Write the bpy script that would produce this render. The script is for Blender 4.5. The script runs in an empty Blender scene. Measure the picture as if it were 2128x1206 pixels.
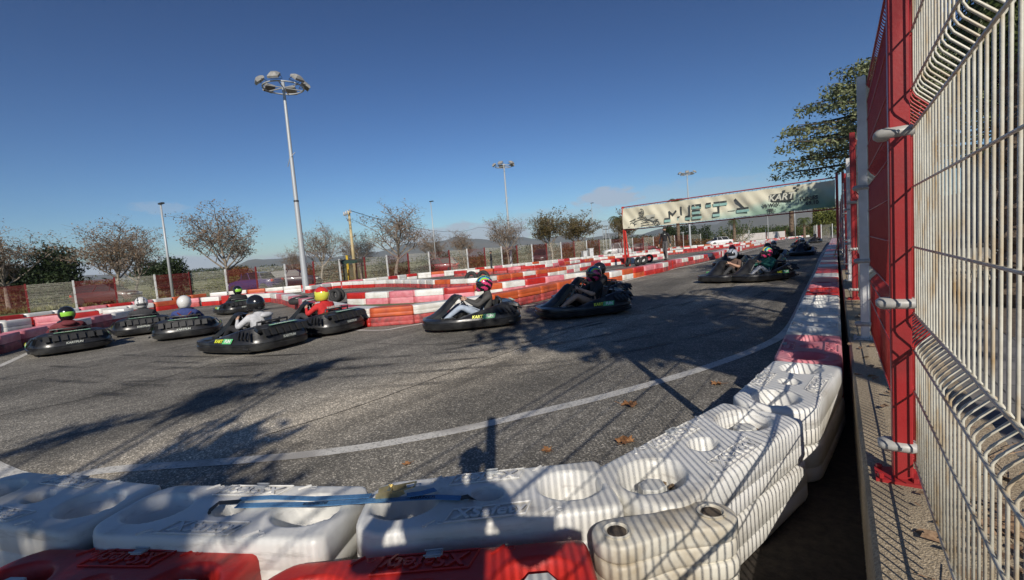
import bpy, bmesh, math, random
from mathutils import Vector, Matrix, Euler
R=math.radians; PI=math.pi
S=bpy.context.scene
# ------------------------------------------------------------------ camera
FPX=960.; PX,PY=1064.,603.; H=1.4
VPX,VPY=1738.,475.; ROLL=math.atan(0.0776)
_u=(math.cos(ROLL),-math.sin(ROLL)); _n=(math.sin(ROLL),math.cos(ROLL))
_d=(PX-VPX)*_n[0]+(PY-VPY)*_n[1]; PITCH=math.atan(_d/FPX)
def _lev(x,y):
    a=(x-PX)*_u[0]+(y-PY)*_u[1]; b=(x-PX)*_n[0]+(y-PY)*_n[1]
    c,s=math.cos(PITCH),math.sin(PITCH)
    return (a,FPX*c-b*s,-(FPX*s+b*c))
_v=_lev(VPX,VPY); YAW=math.atan2(_v[0],_v[1])
def ray(x,y):
    r=_lev(x,y); c,s=math.cos(YAW),math.sin(YAW)
    return Vector((r[0]*c-r[1]*s,r[0]*s+r[1]*c,r[2]))
def g(x,y,z=0.):                       # where a point of the photograph meets height z
    r=ray(x,y); t=(z-H)/r.z; return Vector((r.x*t,r.y*t,z))
def atY(x,y,Y):
    r=ray(x,y); t=Y/r.y; return Vector((r.x*t,Y,H+r.z*t))
def hz(x): return 475+0.0776*(1738-x)
def gp(x,ppm,z=0.):                    # ground point at column x where one metre covers ppm pixels
    return g(x,hz(x)+(H-z)*ppm,z)
cam=bpy.data.cameras.new('camera'); co=bpy.data.objects.new('camera',cam); S.collection.objects.link(co)
F=ray(PX,PY); rx=(ray(PX+1,PY)-F).normalized(); uy=-(ray(PX,PY+1)-F).normalized(); F=F.normalized()
M=Matrix((rx,uy,-F)).transposed().to_4x4(); M.translation=(0,0,H); co.matrix_world=M
cam.sensor_width=36; cam.lens=36*FPX/2128; cam.clip_start=.02; cam.clip_end=30000
S.camera=co
# ------------------------------------------------------------------ sun, sky, exposure
SUNV=Vector((2.66,-3.58,2.67)).normalized(); SEL=math.asin(SUNV.z); SAZ=math.atan2(SUNV.x,SUNV.y)
sl=bpy.data.lights.new('sun','SUN'); sl.energy=4.2; sl.angle=R(.5); sl.color=(1,.93,.83)
so=bpy.data.objects.new('sun',sl); S.collection.objects.link(so)
so.rotation_euler=SUNV.to_track_quat('Z','Y').to_euler()
W=bpy.data.worlds.new('World'); S.world=W; W.use_nodes=True; nt=W.node_tree
bg=nt.nodes['Background']; sky=nt.nodes.new('ShaderNodeTexSky'); sky.sky_type='NISHITA'; sky.sun_disc=False
sky.sun_elevation=SEL; sky.sun_rotation=SAZ; sky.air_density=1.0; sky.dust_density=.15; sky.ozone_density=2.6; sky.altitude=0
bg.inputs[1].default_value=.085
S.view_settings.view_transform='Standard'; S.view_settings.look='None'; S.view_settings.exposure=0.18; S.view_settings.gamma=1
# clouds low over the horizon: soft patches mixed into the sky by direction
tc=nt.nodes.new('ShaderNodeTexCoord')
def N(t,**k):
    n=nt.nodes.new(t)
    for a,b in k.items(): setattr(n,a,b)
    return n
def mth(op,a,b=None,c=None,clamp=False):
    n=N('ShaderNodeMath',operation=op,use_clamp=clamp)
    for i,v in enumerate((a,b,c)):
        if v is None: continue
        if hasattr(v,'links'): nt.links.new(v,n.inputs[i])
        else: n.inputs[i].default_value=v
    return n.outputs[0]
def cloud(px,py,wx,wy,strength,scale):
    d=ray(px,py).normalized(); rt=d.cross(Vector((0,0,1))).normalized(); up=rt.cross(d)
    def dot(v):
        n=N('ShaderNodeVectorMath',operation='DOT_PRODUCT'); nt.links.new(tc.outputs['Generated'],n.inputs[0]); n.inputs[1].default_value=v; return n.outputs['Value']
    a=mth('DIVIDE',dot(rt),wx/FPX); b=mth('DIVIDE',dot(up),wy/FPX)
    r2=mth('ADD',mth('MULTIPLY',a,a),mth('MULTIPLY',b,b))
    back=mth('GREATER_THAN',dot(d),0)
    ns=N('ShaderNodeTexNoise'); ns.inputs['Scale'].default_value=scale; ns.inputs['Detail'].default_value=7; ns.inputs['Roughness'].default_value=.6
    mp=N('ShaderNodeMapping'); mp.inputs['Scale'].default_value=(1,1,2.6); nt.links.new(tc.outputs['Generated'],mp.inputs[0]); nt.links.new(mp.outputs[0],ns.inputs['Vector'])
    v=mth('SUBTRACT',mth('MULTIPLY',ns.outputs['Fac'],2.1),mth('ADD',mth('MULTIPLY',r2,.75),.42))
    v=mth('MULTIPLY',v,2.6,clamp=True)
    return mth('MULTIPLY',mth('MULTIPLY',v,back),strength)
cl=None
for a in ((1262,412,75,26,.75,26),(1150,455,150,26,.3,22),(980,492,190,34,.8,16),(600,552,260,24,.75,14),(1450,400,160,30,.25,24),(330,432,40,14,.3,30),(820,520,200,22,.5,18),(60,590,330,34,.85,12),(380,562,260,26,.8,13),(-200,600,300,40,.8,12),(1600,470,200,26,.6,14),(1240,475,120,20,.55,20)):
    c=cloud(*a); cl=c if cl is None else mth('MAXIMUM',cl,c)
mx=N('ShaderNodeMix',data_type='RGBA'); nt.links.new(cl,mx.inputs[0]); gm_=N('ShaderNodeGamma'); gm_.inputs[1].default_value=1.5; nt.links.new(sky.outputs[0],gm_.inputs[0])
tn_=N('ShaderNodeMix',data_type='RGBA',blend_type='MULTIPLY'); tn_.inputs[0].default_value=1; tn_.inputs[7].default_value=(.215,.268,.315,1); nt.links.new(gm_.outputs[0],tn_.inputs[6]); nt.links.new(tn_.outputs[2],mx.inputs[6]); mx.inputs[7].default_value=(4.5,5.1,6.1,1)
nt.links.new(mx.outputs[2],bg.inputs[0])
# ------------------------------------------------------------------ materials
MATS={}
def mat(name,c1,c2=None,rough=.6,scale=6,metal=0,bump=0,bscale=60,spec=.5,detail=4,thr=None,c3=None,s3=.6,coat=0,emit=0,island=0,scuff=None):
    if name in MATS: return MATS[name]
    m=bpy.data.materials.new(name); m.use_nodes=True; t=m.node_tree; b=t.nodes['Principled BSDF']
    b.inputs['Roughness'].default_value=rough; b.inputs['Metallic'].default_value=metal
    b.inputs['Specular IOR Level'].default_value=spec; b.inputs['Coat Weight'].default_value=coat
    tc=t.nodes.new('ShaderNodeTexCoord'); out=None
    if c2 is None and not island: b.inputs['Base Color'].default_value=(*c1,1)
    else:
        n=t.nodes.new('ShaderNodeTexNoise'); n.inputs['Scale'].default_value=scale; n.inputs['Detail'].default_value=detail; n.inputs['Roughness'].default_value=.65
        t.links.new(tc.outputs['Object'],n.inputs['Vector'])
        r=t.nodes.new('ShaderNodeValToRGB'); lo,hi=thr or (.35,.65)
        r.color_ramp.elements[0].position=lo; r.color_ramp.elements[1].position=hi
        r.color_ramp.elements[0].color=(*c1,1); r.color_ramp.elements[1].color=(*(c2 or c1),1)
        t.links.new(n.outputs['Fac'],r.inputs[0]); out=r.outputs[0]
        if c3:
            n3=t.nodes.new('ShaderNodeTexNoise'); n3.inputs['Scale'].default_value=s3; n3.inputs['Detail'].default_value=5
            t.links.new(tc.outputs['Object'],n3.inputs['Vector'])
            r3=t.nodes.new('ShaderNodeValToRGB'); r3.color_ramp.elements[0].position=.5; r3.color_ramp.elements[1].position=.68
            t.links.new(n3.outputs['Fac'],r3.inputs[0])
            x=t.nodes.new('ShaderNodeMix'); x.data_type='RGBA'; t.links.new(r3.outputs[0],x.inputs[0]); t.links.new(out,x.inputs[6]); x.inputs[7].default_value=(*c3,1); out=x.outputs[2]
        if scuff:
            oi=t.nodes.new('ShaderNodeObjectInfo'); ml=t.nodes.new('ShaderNodeVectorMath'); ml.operation='ADD'; sc=t.nodes.new('ShaderNodeMath'); sc.operation='MULTIPLY'; sc.inputs[1].default_value=53
            t.links.new(oi.outputs['Random'],sc.inputs[0]); t.links.new(tc.outputs['Object'],ml.inputs[0]); t.links.new(sc.outputs[0],ml.inputs[1])
            for nn in [q for q in t.nodes if q.type=='TEX_NOISE']:
                for l in list(nn.inputs['Vector'].links): t.links.remove(l)
                t.links.new(ml.outputs[0],nn.inputs['Vector'])
            mp=t.nodes.new('ShaderNodeMapping'); mp.inputs['Scale'].default_value=(2.2,2.2,13); t.links.new(ml.outputs[0],mp.inputs[0])
            n4=t.nodes.new('ShaderNodeTexNoise'); n4.inputs['Scale'].default_value=1.6; n4.inputs['Detail'].default_value=8; n4.inputs['Roughness'].default_value=.7; t.links.new(mp.outputs[0],n4.inputs['Vector'])
            r4=t.nodes.new('ShaderNodeValToRGB'); r4.color_ramp.elements[0].position=.54; r4.color_ramp.elements[1].position=.72; r4.color_ramp.elements[1].color=(.7,.7,.7,1); t.links.new(n4.outputs['Fac'],r4.inputs[0])
            x=t.nodes.new('ShaderNodeMix'); x.data_type='RGBA'; t.links.new(r4.outputs[0],x.inputs[0]); t.links.new(out,x.inputs[6]); x.inputs[7].default_value=(*scuff,1); out=x.outputs[2]
        if island:
            gm=t.nodes.new('ShaderNodeNewGeometry'); mr=t.nodes.new('ShaderNodeMapRange'); mr.inputs[3].default_value=1-island; mr.inputs[4].default_value=1+island
            t.links.new(gm.outputs['Random Per Island'],mr.inputs[0])
            hs=t.nodes.new('ShaderNodeHueSaturation'); t.links.new(mr.outputs[0],hs.inputs['Value']); t.links.new(out,hs.inputs['Color']); out=hs.outputs[0]
        t.links.new(out,b.inputs['Base Color'])
    if bump:
        nb=t.nodes.new('ShaderNodeTexNoise'); nb.inputs['Scale'].default_value=bscale; nb.inputs['Detail'].default_value=3
        t.links.new(tc.outputs['Object'],nb.inputs['Vector'])
        bp=t.nodes.new('ShaderNodeBump'); bp.inputs['Strength'].default_value=bump; bp.inputs['Distance'].default_value=.01
        t.links.new(nb.outputs['Fac'],bp.inputs['Height']); t.links.new(bp.outputs[0],b.inputs['Normal'])
    if emit: b.inputs['Emission Strength'].default_value=emit
    MATS[name]=m; return m
def leafmat(name,c1,c2,scale=3,trans=.25,island=.35,rough=.55):
    m=mat(name,c1,c2,rough=rough,scale=scale,island=island,spec=.3)
    t=m.node_tree; b=t.nodes['Principled BSDF']; o=t.nodes['Material Output']
    tr=t.nodes.new('ShaderNodeBsdfTranslucent'); ad=t.nodes.new('ShaderNodeMixShader'); ad.inputs[0].default_value=trans
    t.links.new(b.inputs['Base Color'].links[0].from_socket,tr.inputs[0])
    t.links.new(b.outputs[0],ad.inputs[1]); t.links.new(tr.outputs[0],ad.inputs[2]); t.links.new(ad.outputs[0],o.inputs[0]); return m
# ------------------------------------------------------------------ mesh helpers
class MB:
    def __init__(s): s.v=[]; s.f=[]; s.m=[]
    def add(s,vs,fs,mi=0,M=None):
        o=len(s.v); s.v+= [tuple(M@Vector(p)) for p in vs] if M else [tuple(p) for p in vs]
        s.f+=[tuple(i+o for i in f) for f in fs]; s.m+=[mi]*len(fs); return s
    def box(s,c,d,mi=0,M=None,b=0,taper=1.):
        x,y,z=d[0]/2,d[1]/2,d[2]/2; vs=[]
        if b<=0:
            for k,t in ((-z,1),(z,taper)):
                vs+=[(c[0]-x*t,c[1]-y*t,c[2]+k),(c[0]+x*t,c[1]-y*t,c[2]+k),(c[0]+x*t,c[1]+y*t,c[2]+k),(c[0]-x*t,c[1]+y*t,c[2]+k)]
            return s.add(vs,[(3,2,1,0),(4,5,6,7),(0,1,5,4),(1,2,6,5),(2,3,7,6),(3,0,4,7)],mi,M)
        ring=lambda ix,iy,zz:[(c[0]-x+ix,c[1]-y+iy+b,zz),(c[0]-x+ix+b,c[1]-y+iy,zz),(c[0]+x-ix-b,c[1]-y+iy,zz),(c[0]+x-ix,c[1]-y+iy+b,zz),(c[0]+x-ix,c[1]+y-iy-b,zz),(c[0]+x-ix-b,c[1]+y-iy,zz),(c[0]-x+ix+b,c[1]+y-iy,zz),(c[0]-x+ix,c[1]+y-iy-b,zz)]
        rs=[ring(b,b,c[2]-z),ring(0,0,c[2]-z+b),ring(0,0,c[2]+z-b),ring(b,b,c[2]+z)]
        return s.loft(rs,mi,M,caps=True)
    def loft(s,rings,mi=0,M=None,caps=True,closed=True):
        n=len(rings[0]); vs=[p for r in rings for p in r]; fs=[]
        for i in range(len(rings)-1):
            for j in range(n if closed else n-1):
                k=(j+1)%n; fs.append((i*n+j,i*n+k,(i+1)*n+k,(i+1)*n+j))
        if caps: fs.append(tuple(range(n-1,-1,-1))); fs.append(tuple((len(rings)-1)*n+j for j in range(n)))
        return s.add(vs,fs,mi,M)
    def tube(s,pts,r,n=8,mi=0,M=None,caps=True):
        pts=[Vector(p) for p in pts]; rs=r if isinstance(r,(list,tuple)) else [r]*len(pts)
        t0=(pts[1]-pts[0]).normalized(); a=Vector((0,0,1)) if abs(t0.z)<.9 else Vector((1,0,0)); a=(a-t0*a.dot(t0)).normalized(); rings=[]
        for i,p in enumerate(pts):
            t=(pts[min(i+1,len(pts)-1)]-pts[max(i-1,0)])
            t=t.normalized() if t.length>1e-9 else t0
            a=(a-t*a.dot(t)); a=a.normalized() if a.length>1e-6 else t.orthogonal().normalized(); b=t.cross(a)
            rings.append([p+(a*math.cos(2*PI*k/n)+b*math.sin(2*PI*k/n))*rs[i] for k in range(n)])
        return s.loft(rings,mi,M,caps)
    def lathe(s,prof,n=16,mi=0,M=None,caps=True):
        return s.loft([[(r*math.cos(2*PI*k/n),r*math.sin(2*PI*k/n),z) for k in range(n)] for r,z in prof],mi,M,caps)
    def ell(s,c,r,n=12,m=8,mi=0,M=None):
        rings=[]
        for i in range(m+1):
            a=-PI/2+PI*(i+.0)/m; q=max(math.cos(a),.02)
            rings.append([(c[0]+r[0]*q*math.cos(2*PI*k/n),c[1]+r[1]*q*math.sin(2*PI*k/n),c[2]+r[2]*math.sin(a)) for k in range(n)])
        return s.loft(rings,mi,M)
    def mesh(s,name,mats,smooth=False,ang=None):
        me=bpy.data.meshes.new(name); me.from_pydata(s.v,[],s.f)
        for m in (mats if isinstance(mats,(list,tuple)) else [mats]): me.materials.append(m)
        me.polygons.foreach_set('material_index',s.m)
        if smooth: me.polygons.foreach_set('use_smooth',[True]*len(s.f))
        me.update()
        if ang: me.set_sharp_from_angle(angle=R(ang))
        return me
def link(name,data,parent=None,loc=None,rz=None,M=None):
    o=bpy.data.objects.new(name,data); S.collection.objects.link(o)
    if parent: o.parent=parent
    if loc is not None: o.location=loc
    if rz is not None: o.rotation_euler=(0,0,rz)
    if M is not None: o.matrix_local=M
    return o
def part(name,mb,mats,parent,smooth=False,ang=None,label=None,**k):
    o=link(name,mb.mesh(name,mats,smooth,ang) if isinstance(mb,MB) else mb,parent,**k)
    if label: o['label']=label
    return o
def tag(o,label=None,cat=None,group=None,kind=None):
    if label: o['label']=label
    if cat: o['category']=cat
    if group: o['group']=group
    if kind: o['kind']=kind
    return o
def thing(name,label,cat,loc=(0,0,0),rz=0,group=None):
    return tag(link(name,None,None,loc,rz),label,cat,group)
def copytree(o,parent=None):
    c=o.copy(); S.collection.objects.link(c); c.parent=parent
    for ch in list(o.children): copytree(ch,c)
    return c
def text_mesh(txt,size,extrude=.0,bold=0,shear=0,align='CENTER'):
    cu=bpy.data.curves.new('lettering','FONT'); cu.body=txt; cu.size=size; cu.extrude=extrude; cu.offset=bold; cu.shear=shear; cu.align_x=align; cu.align_y='CENTER'; cu.resolution_u=3
    o=bpy.data.objects.new('lettering',cu); S.collection.objects.link(o)
    me=bpy.data.meshes.new_from_object(o.evaluated_get(bpy.context.evaluated_depsgraph_get())); me.name='lettering'
    bpy.data.objects.remove(o); bpy.data.curves.remove(cu); me.materials.clear(); return me
def put_text(parent,txt,size,m,Mx,extrude=.001,bold=.0,shear=0,name='lettering'):
    me=text_mesh(txt,size,extrude,bold,shear); me.materials.append(m)
    return link(name,me,parent,M=Mx)
def frame(o,x,z):      # matrix with origin o, local x axis, normal z
    x=Vector(x).normalized(); z=Vector(z).normalized(); y=z.cross(x).normalized(); x=y.cross(z)
    Mx=Matrix((x,y,z)).transposed().to_4x4(); Mx.translation=Vector(o); return Mx
def sheet(name,pts,z,m,kind='structure',label=None,cat=None,sub=0):
    mb=MB(); mb.add([(p[0],p[1],z) for p in pts],[tuple(range(len(pts)))])
    o=link(name,mb.mesh(name,m)); tag(o,label,cat,kind=kind); return o
def ribbon(name,pts,w,z,m,label=None,parent=None):
    mb=MB(); L=[]; n=len(pts); pts=[Vector((p[0],p[1],0)) for p in pts]
    q=[]
    for i in range(n-1):                      # smooth (Catmull-Rom)
        p0,p1,p2,p3=pts[max(i-1,0)],pts[i],pts[i+1],pts[min(i+2,n-1)]
        for k in range(8):
            t=k/8; q.append(.5*((2*p1)+(-p0+p2)*t+(2*p0-5*p1+4*p2-p3)*t*t+(-p0+3*p1-3*p2+p3)*t**3))
    q.append(pts[-1])
    for i,p in enumerate(q):
        t=(q[min(i+1,len(q)-1)]-q[max(i-1,0)]).normalized(); s=Vector((-t.y,t.x,0))*w/2
        L+=[(p.x+s.x,p.y+s.y,z),(p.x-s.x,p.y-s.y,z)]
    mb.add(L,[(2*i,2*i+1,2*i+3,2*i+2) for i in range(len(q)-1)])
    o=link(name,mb.mesh(name,m),parent); return tag(o,label,kind='structure')
# ------------------------------------------------------------------ surfaces
def asphalt():
    m=bpy.data.materials.new('worn_asphalt'); m.use_nodes=True; t=m.node_tree; b=t.nodes['Principled BSDF']; L=t.links.new
    tc=t.nodes.new('ShaderNodeTexCoord')
    def noise(s,d=4,r=.6,v=None,sc=None):
        n=t.nodes.new('ShaderNodeTexNoise'); n.inputs['Scale'].default_value=s; n.inputs['Detail'].default_value=d; n.inputs['Roughness'].default_value=r
        if sc:
            mp=t.nodes.new('ShaderNodeMapping'); mp.inputs['Scale'].default_value=sc; L(tc.outputs['Object'],mp.inputs[0]); L(mp.outputs[0],n.inputs[0])
        else: L(tc.outputs['Object'],n.inputs[0])
        return n.outputs['Fac']
    def ramp(f,*st):
        r=t.nodes.new('ShaderNodeValToRGB'); e=r.color_ramp.elements
        e[0].position,e[0].color=st[0][0],(*[st[0][1]]*3,1); e[1].position,e[1].color=st[1][0],(*[st[1][1]]*3,1)
        for p,c in st[2:]: x=e.new(p); x.color=(c,c,c,1)
        L(f,r.inputs[0]); return r.outputs[0]
    def mul(a,c):
        x=t.nodes.new('ShaderNodeMix'); x.data_type='RGBA'; x.blend_type='MULTIPLY'; x.inputs[0].default_value=1; L(a,x.inputs[6]); L(c,x.inputs[7]); return x.outputs[2]
    vo=t.nodes.new('ShaderNodeTexVoronoi'); vo.inputs['Scale'].default_value=95; L(tc.outputs['Object'],vo.inputs[0])
    chips=t.nodes.new('ShaderNodeSeparateColor'); L(vo.outputs['Color'],chips.inputs[0])
    base=ramp(chips.outputs[0],(0,.52),(1,2.3),(.6,.78),(.85,1.3))
    fine=ramp(noise(260,2),(.3,.6),(.7,1.5))
    big=ramp(noise(.35,5,.6),(.35,.62),(.68,1.20))
    lanes=ramp(noise(1.0,4,.6,sc=(.55,.07,1)),(.36,.58),(.62,1.22))
    col=mul(mul(mul(base,fine),big),lanes)
    tint=t.nodes.new('ShaderNodeMix'); tint.data_type='RGBA'; tint.blend_type='MULTIPLY'; tint.inputs[0].default_value=1; L(col,tint.inputs[6]); tint.inputs[7].default_value=(.232,.214,.180,1)
    # paler strip of asphalt worn by the racing line
    def M_(op,p,q=None,cl=False):
        x=t.nodes.new('ShaderNodeMath'); x.operation=op; x.use_clamp=cl
        for i,v in enumerate((p,q)):
            if v is None: continue
            if hasattr(v,'links'): L(v,x.inputs[i])
            else: x.inputs[i].default_value=v
        return x.outputs[0]
    sp=t.nodes.new('ShaderNodeSeparateXYZ'); L(tc.outputs['Object'],sp.inputs[0])
    dist=M_('ABSOLUTE',M_('ADD',M_('ADD',M_('MULTIPLY',sp.outputs[0],-0.9846),M_('MULTIPLY',sp.outputs[1],0.1748)),-4.5092))
    dist=M_('ADD',dist,M_('MULTIPLY',noise(.9,5,.65),1.6)); pale=M_('SUBTRACT',1.95,dist,True)
    px_=t.nodes.new('ShaderNodeMix'); px_.data_type='RGBA'; px_.blend_type='MULTIPLY'; L(pale,px_.inputs[0]); L(tint.outputs[2],px_.inputs[6]); px_.inputs[7].default_value=(1.75,1.68,1.58,1); tint=px_
    # tyre scuffs and old joints
    wv=t.nodes.new('ShaderNodeTexWave'); wv.inputs['Scale'].default_value=.11; wv.inputs['Distortion'].default_value=3.5; wv.inputs['Detail'].default_value=2; wv.inputs['Detail Scale'].default_value=.35; wv.bands_direction='DIAGONAL'
    L(tc.outputs['Object'],wv.inputs[0]); jr=ramp(noise(.6,6,.7,sc=(1.6,.12,1)),(.40,.70),(.50,1.0))
    spots=ramp(noise(2.3,7,.7),(.60,1.0),(.70,.66)); mott=ramp(noise(7,5,.7),(.35,.84),(.65,1.16))
    col=mul(mul(mul(tint.outputs[2],jr),spots),mott); L(col,b.inputs['Base Color'])
    b.inputs['Roughness'].default_value=.82; b.inputs['Specular IOR Level'].default_value=.35
    bp=t.nodes.new('ShaderNodeBump'); bp.inputs['Strength'].default_value=.55; bp.inputs['Distance'].default_value=.006
    L(vo.outputs['Distance'],bp.inputs['Height']); L(bp.outputs[0],b.inputs['Normal']); return m
ASPH=asphalt()
LINE=mat('worn_white_paint',(.22,.21,.19),(.62,.60,.55),rough=.7,scale=38,thr=(.33,.50),detail=6,c3=(.36,.34,.31),s3=2.5,bump=.4,bscale=150)
CONC=mat('aggregate_concrete',(.22,.17,.11),(.50,.41,.28),rough=.9,scale=90,thr=(.35,.62),c3=(.26,.21,.14),s3=2.2,bump=.8,bscale=160)
DIRT=mat('bare_dirt',(.07,.05,.035),(.14,.11,.08),rough=.95,scale=20,bump=.6,bscale=60)
GRASSG=mat('dry_grass_ground',(.075,.10,.022),(.20,.18,.055),rough=.95,scale=.8,c3=(.16,.13,.07),s3=.15,bump=.6,bscale=20)
TURF=mat('green_turf_paint',(.07,.12,.055),(.12,.17,.08),rough=.9,scale=9)
# ------------------------------------------------------------------ ground
sheet("grass_field",[(-6000,-3000),(6000,-3000),(6000,7500),(-6000,7500)],-.03,GRASSG)
TZ=.42                                           # top of a two-high barrier stack
PER=[(-420,705),(-200,684),(0,659),(163,640),(300,625),(440,609),(560,599),(640,592),(800,576),(860,569),(940,562),(1060,550),(1180,537.5),(1300,525.5),(1420,512),(1530,504),(1640,492.5),(1690,488)]
PERW=[g(x,y,TZ) for x,y in PER]
sheet('kart_track',[(.2,-25),(.2,PERW[-1].y+4)]+[(p.x-.3,p.y+1.1) for p in reversed(PERW)]+[(-60,-25)],0,ASPH)
sheet('verge',[(-2,PERW[-1].y+3)]+[(p.x-.2,p.y+1.0) for p in reversed(PERW)]+[(p.x-3,p.y+5.5) for p in PERW]+[(3,PERW[-1].y+12)],-.022,DIRT)
# white markings
def pl(*a,z=0): return [g(x,y,z) for x,y in a]
ribbon('edge_line',[(-9,.3)]+pl((20,986),(250,975),(640,945),(900,905),(1080,866),(1250,826),(1400,785),(1500,753),(1580,722),(1632,692),(1656,655),(1675,610),(1697,560),(1708,530))+[(-.62,50)],.13,.004,LINE)
ribbon('edge_line',pl((-60,785),(0,761),(90,722),(193,690),(300,655.5)),.13,.004,LINE)
ribbon('edge_line',pl((560,620.5),(585,623),(619,643),(660,664),(720,683),(790,687),(842,679),(940,662),(1080,638),(1140,627),(1289,587),(1398,560),(1470,545),(1530,529),(1600,510)),.13,.004,LINE)
ribbon('edge_line',pl((1080,586),(1120,574.5),(1224,559),(1300,546),(1380,532)),.11,.004,LINE)
ribbon('start_line',pl((1348,571),(1437,567),(1598,556),(1684,552.5)),.11,.0045,LINE)
ribbon('start_line',pl((1500,533),(1600,530),(1700,527)),.1,.0045,LINE)
for k_ in (((0,864),(211,821),(482,746)),((548,906),(754,841),(1000,752),(1180,690)),((0,742),(120,720),(330,700)),((640,700),(900,716),(1130,668))):
    ribbon('asphalt_joint',pl(*k_),.014,.003,mat('tar_joint',(.018,.017,.016),(.035,.033,.03),rough=.8,scale=12))
def skidmat():
    m=bpy.data.materials.new('rubber_skid'); m.use_nodes=True; t=m.node_tree; b=t.nodes['Principled BSDF']; b.inputs['Base Color'].default_value=(.02,.02,.02,1); b.inputs['Roughness'].default_value=.6
    tc=t.nodes.new('ShaderNodeTexCoord'); n=t.nodes.new('ShaderNodeTexNoise'); n.inputs['Scale'].default_value=1.1; n.inputs['Detail'].default_value=8; t.links.new(tc.outputs['Object'],n.inputs[0])
    r=t.nodes.new('ShaderNodeValToRGB'); r.color_ramp.elements[0].position=.42; r.color_ramp.elements[1].position=.75; r.color_ramp.elements[1].color=(.5,.5,.5,1); t.links.new(n.outputs['Fac'],r.inputs[0]); t.links.new(r.outputs[0],b.inputs['Alpha']); return m
SKM=skidmat()
for k_,(dx,dy) in enumerate(((0,0),(30,14),(-60,-16),(-130,8),(60,34))):
    q_=[g(x_+dx,y_+dy) for x_,y_ in ((1648,545),(1560,610),(1380,668),(1100,725),(800,752),(480,770),(230,765))]
    for s_ in (-.52,.52): ribbon('skid_mark',[(a_.x+s_*.5,a_.y+s_) for a_ in q_],.12,.0022+.0002*k_+(.0001 if s_>0 else 0),SKM)
sheet('painted_island',pl((700,648),(716,634),(860,626),(1000,618),(1060,612),(1030,622),(920,634),(760,650)),.004,TURF)
sheet('shade_toned_gap_floor',[(-1.6,-.4),(.073,-.4),(.073,40),(-.1,40),(-.2,4.2),(-.36,2.86),(-.74,1.66),(-1.6,1.0)],.0016,mat('shade_toned_dirt',(.012,.009,.006),(.035,.026,.018),rough=.95,scale=22,bump=.5,bscale=50))  # dirt floor between blocks and plinth, deep shade painted into its colour
# outside the fence: pavement, planting strip, far street
def tiles():
    m=bpy.data.materials.new('paving_tiles'); m.use_nodes=True; t=m.node_tree; b=t.nodes['Principled BSDF']; L=t.links.new
    tc=t.nodes.new('ShaderNodeTexCoord'); br=t.nodes.new('ShaderNodeTexBrick'); br.offset=0; br.inputs['Scale'].default_value=1
    br.inputs['Brick Width'].default_value=.4; br.inputs['Row Height'].default_value=.4; br.inputs['Mortar Size'].default_value=.006
    br.inputs['Color1'].default_value=(.15,.145,.14,1); br.inputs['Color2'].default_value=(.20,.19,.18,1); br.inputs['Mortar'].default_value=(.05,.05,.05,1)
    L(tc.outputs['Object'],br.inputs[0]); n=t.nodes.new('ShaderNodeTexNoise'); n.inputs['Scale'].default_value=3; n.inputs['Detail'].default_value=8; L(tc.outputs['Object'],n.inputs[0])
    x=t.nodes.new('ShaderNodeMix'); x.data_type='RGBA'; x.blend_type='OVERLAY'; x.inputs[0].default_value=.6; L(br.outputs[0],x.inputs[6]); L(n.outputs['Fac'],x.inputs[7]); L(x.outputs[2],b.inputs['Base Color']); b.inputs['Roughness'].default_value=.8; return m
PZ=.36
mb=MB(); mb.add([(.62,-8,PZ),(14,-8,PZ),(14,60,PZ),(.62,60,PZ),(.62,-8,-.03),(14,-8,-.03),(14,60,-.03),(.62,60,-.03)],[(0,1,2,3),(4,5,1,0),(7,4,0,3),(2,6,7,3),(1,5,6,2)])
tag(link('pavement',mb.mesh('pavement',tiles())),kind='structure')
sheet('planting_strip',[(1.2,5.6),(4.2,5.6),(4.2,26),(1.2,26)],PZ+.006,DIRT)
# hills: real ridges kilometres away
def ridge(name,x0,x1,dist,fn,m,seed):
    rr=random.Random(seed); mb=MB(); n=110; rows=6; L=[]
    ph=[rr.uniform(0,6.28) for _ in range(8)]
    for i in range(n+1):
        px=x0+(x1-x0)*i/n; d=ray(px,hz(px)); a=math.atan2(d.x,d.y); h=fn(px)*(1+.10*math.sin(px*.021+ph[0])+.06*math.sin(px*.057+ph[1])+.035*math.sin(px*.131+ph[2])+.02*math.sin(px*.29+ph[3]))
        for j in range(rows+1):
            k=j/rows; D=dist*(1+.35*k); zz=h/FPX*dist*1.25*math.sin(k*PI/2)**1.0 if k else -2
            wob=1+.06*math.sin(i*.9+j*1.7+ph[4])+.05*math.sin(i*.37-j*2.1+ph[5])
            L.append((math.sin(a)*D,math.cos(a)*D,zz*wob if 0<j<rows else zz))
    mb.add(L,[(i*(rows+1)+j,(i+1)*(rows+1)+j,(i+1)*(rows+1)+j+1,i*(rows+1)+j+1) for i in range(n) for j in range(rows)])
    return tag(link(name,mb.mesh(name,m,smooth=True)),kind='structure')
def bump(x,*pk): return sum(h*math.exp(-((x-c)/w)**2) for c,w,h in pk)
HILL=mat('scrub_hillside',(.05,.065,.045),(.10,.095,.06),rough=.95,scale=.004,c3=(.13,.11,.08),s3=.0015)
ridge('hills',-500,1250,3600,lambda x:10+bump(x,(560,120,14),(700,90,8),(200,180,8),(830,80,22),(940,60,20),(1040,90,26),(1180,70,16),(-200,200,12)),HILL,3)
ridge('hills',1100,2400,3000,lambda x:12+bump(x,(1250,80,14),(1420,70,16),(1590,90,36),(1680,80,28),(1800,150,22),(2100,200,30)),HILL,5)
ridge('hills',-900,2500,5600,lambda x:14+bump(x,(600,160,8),(980,130,22),(1560,160,24)),HILL,9)
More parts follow.
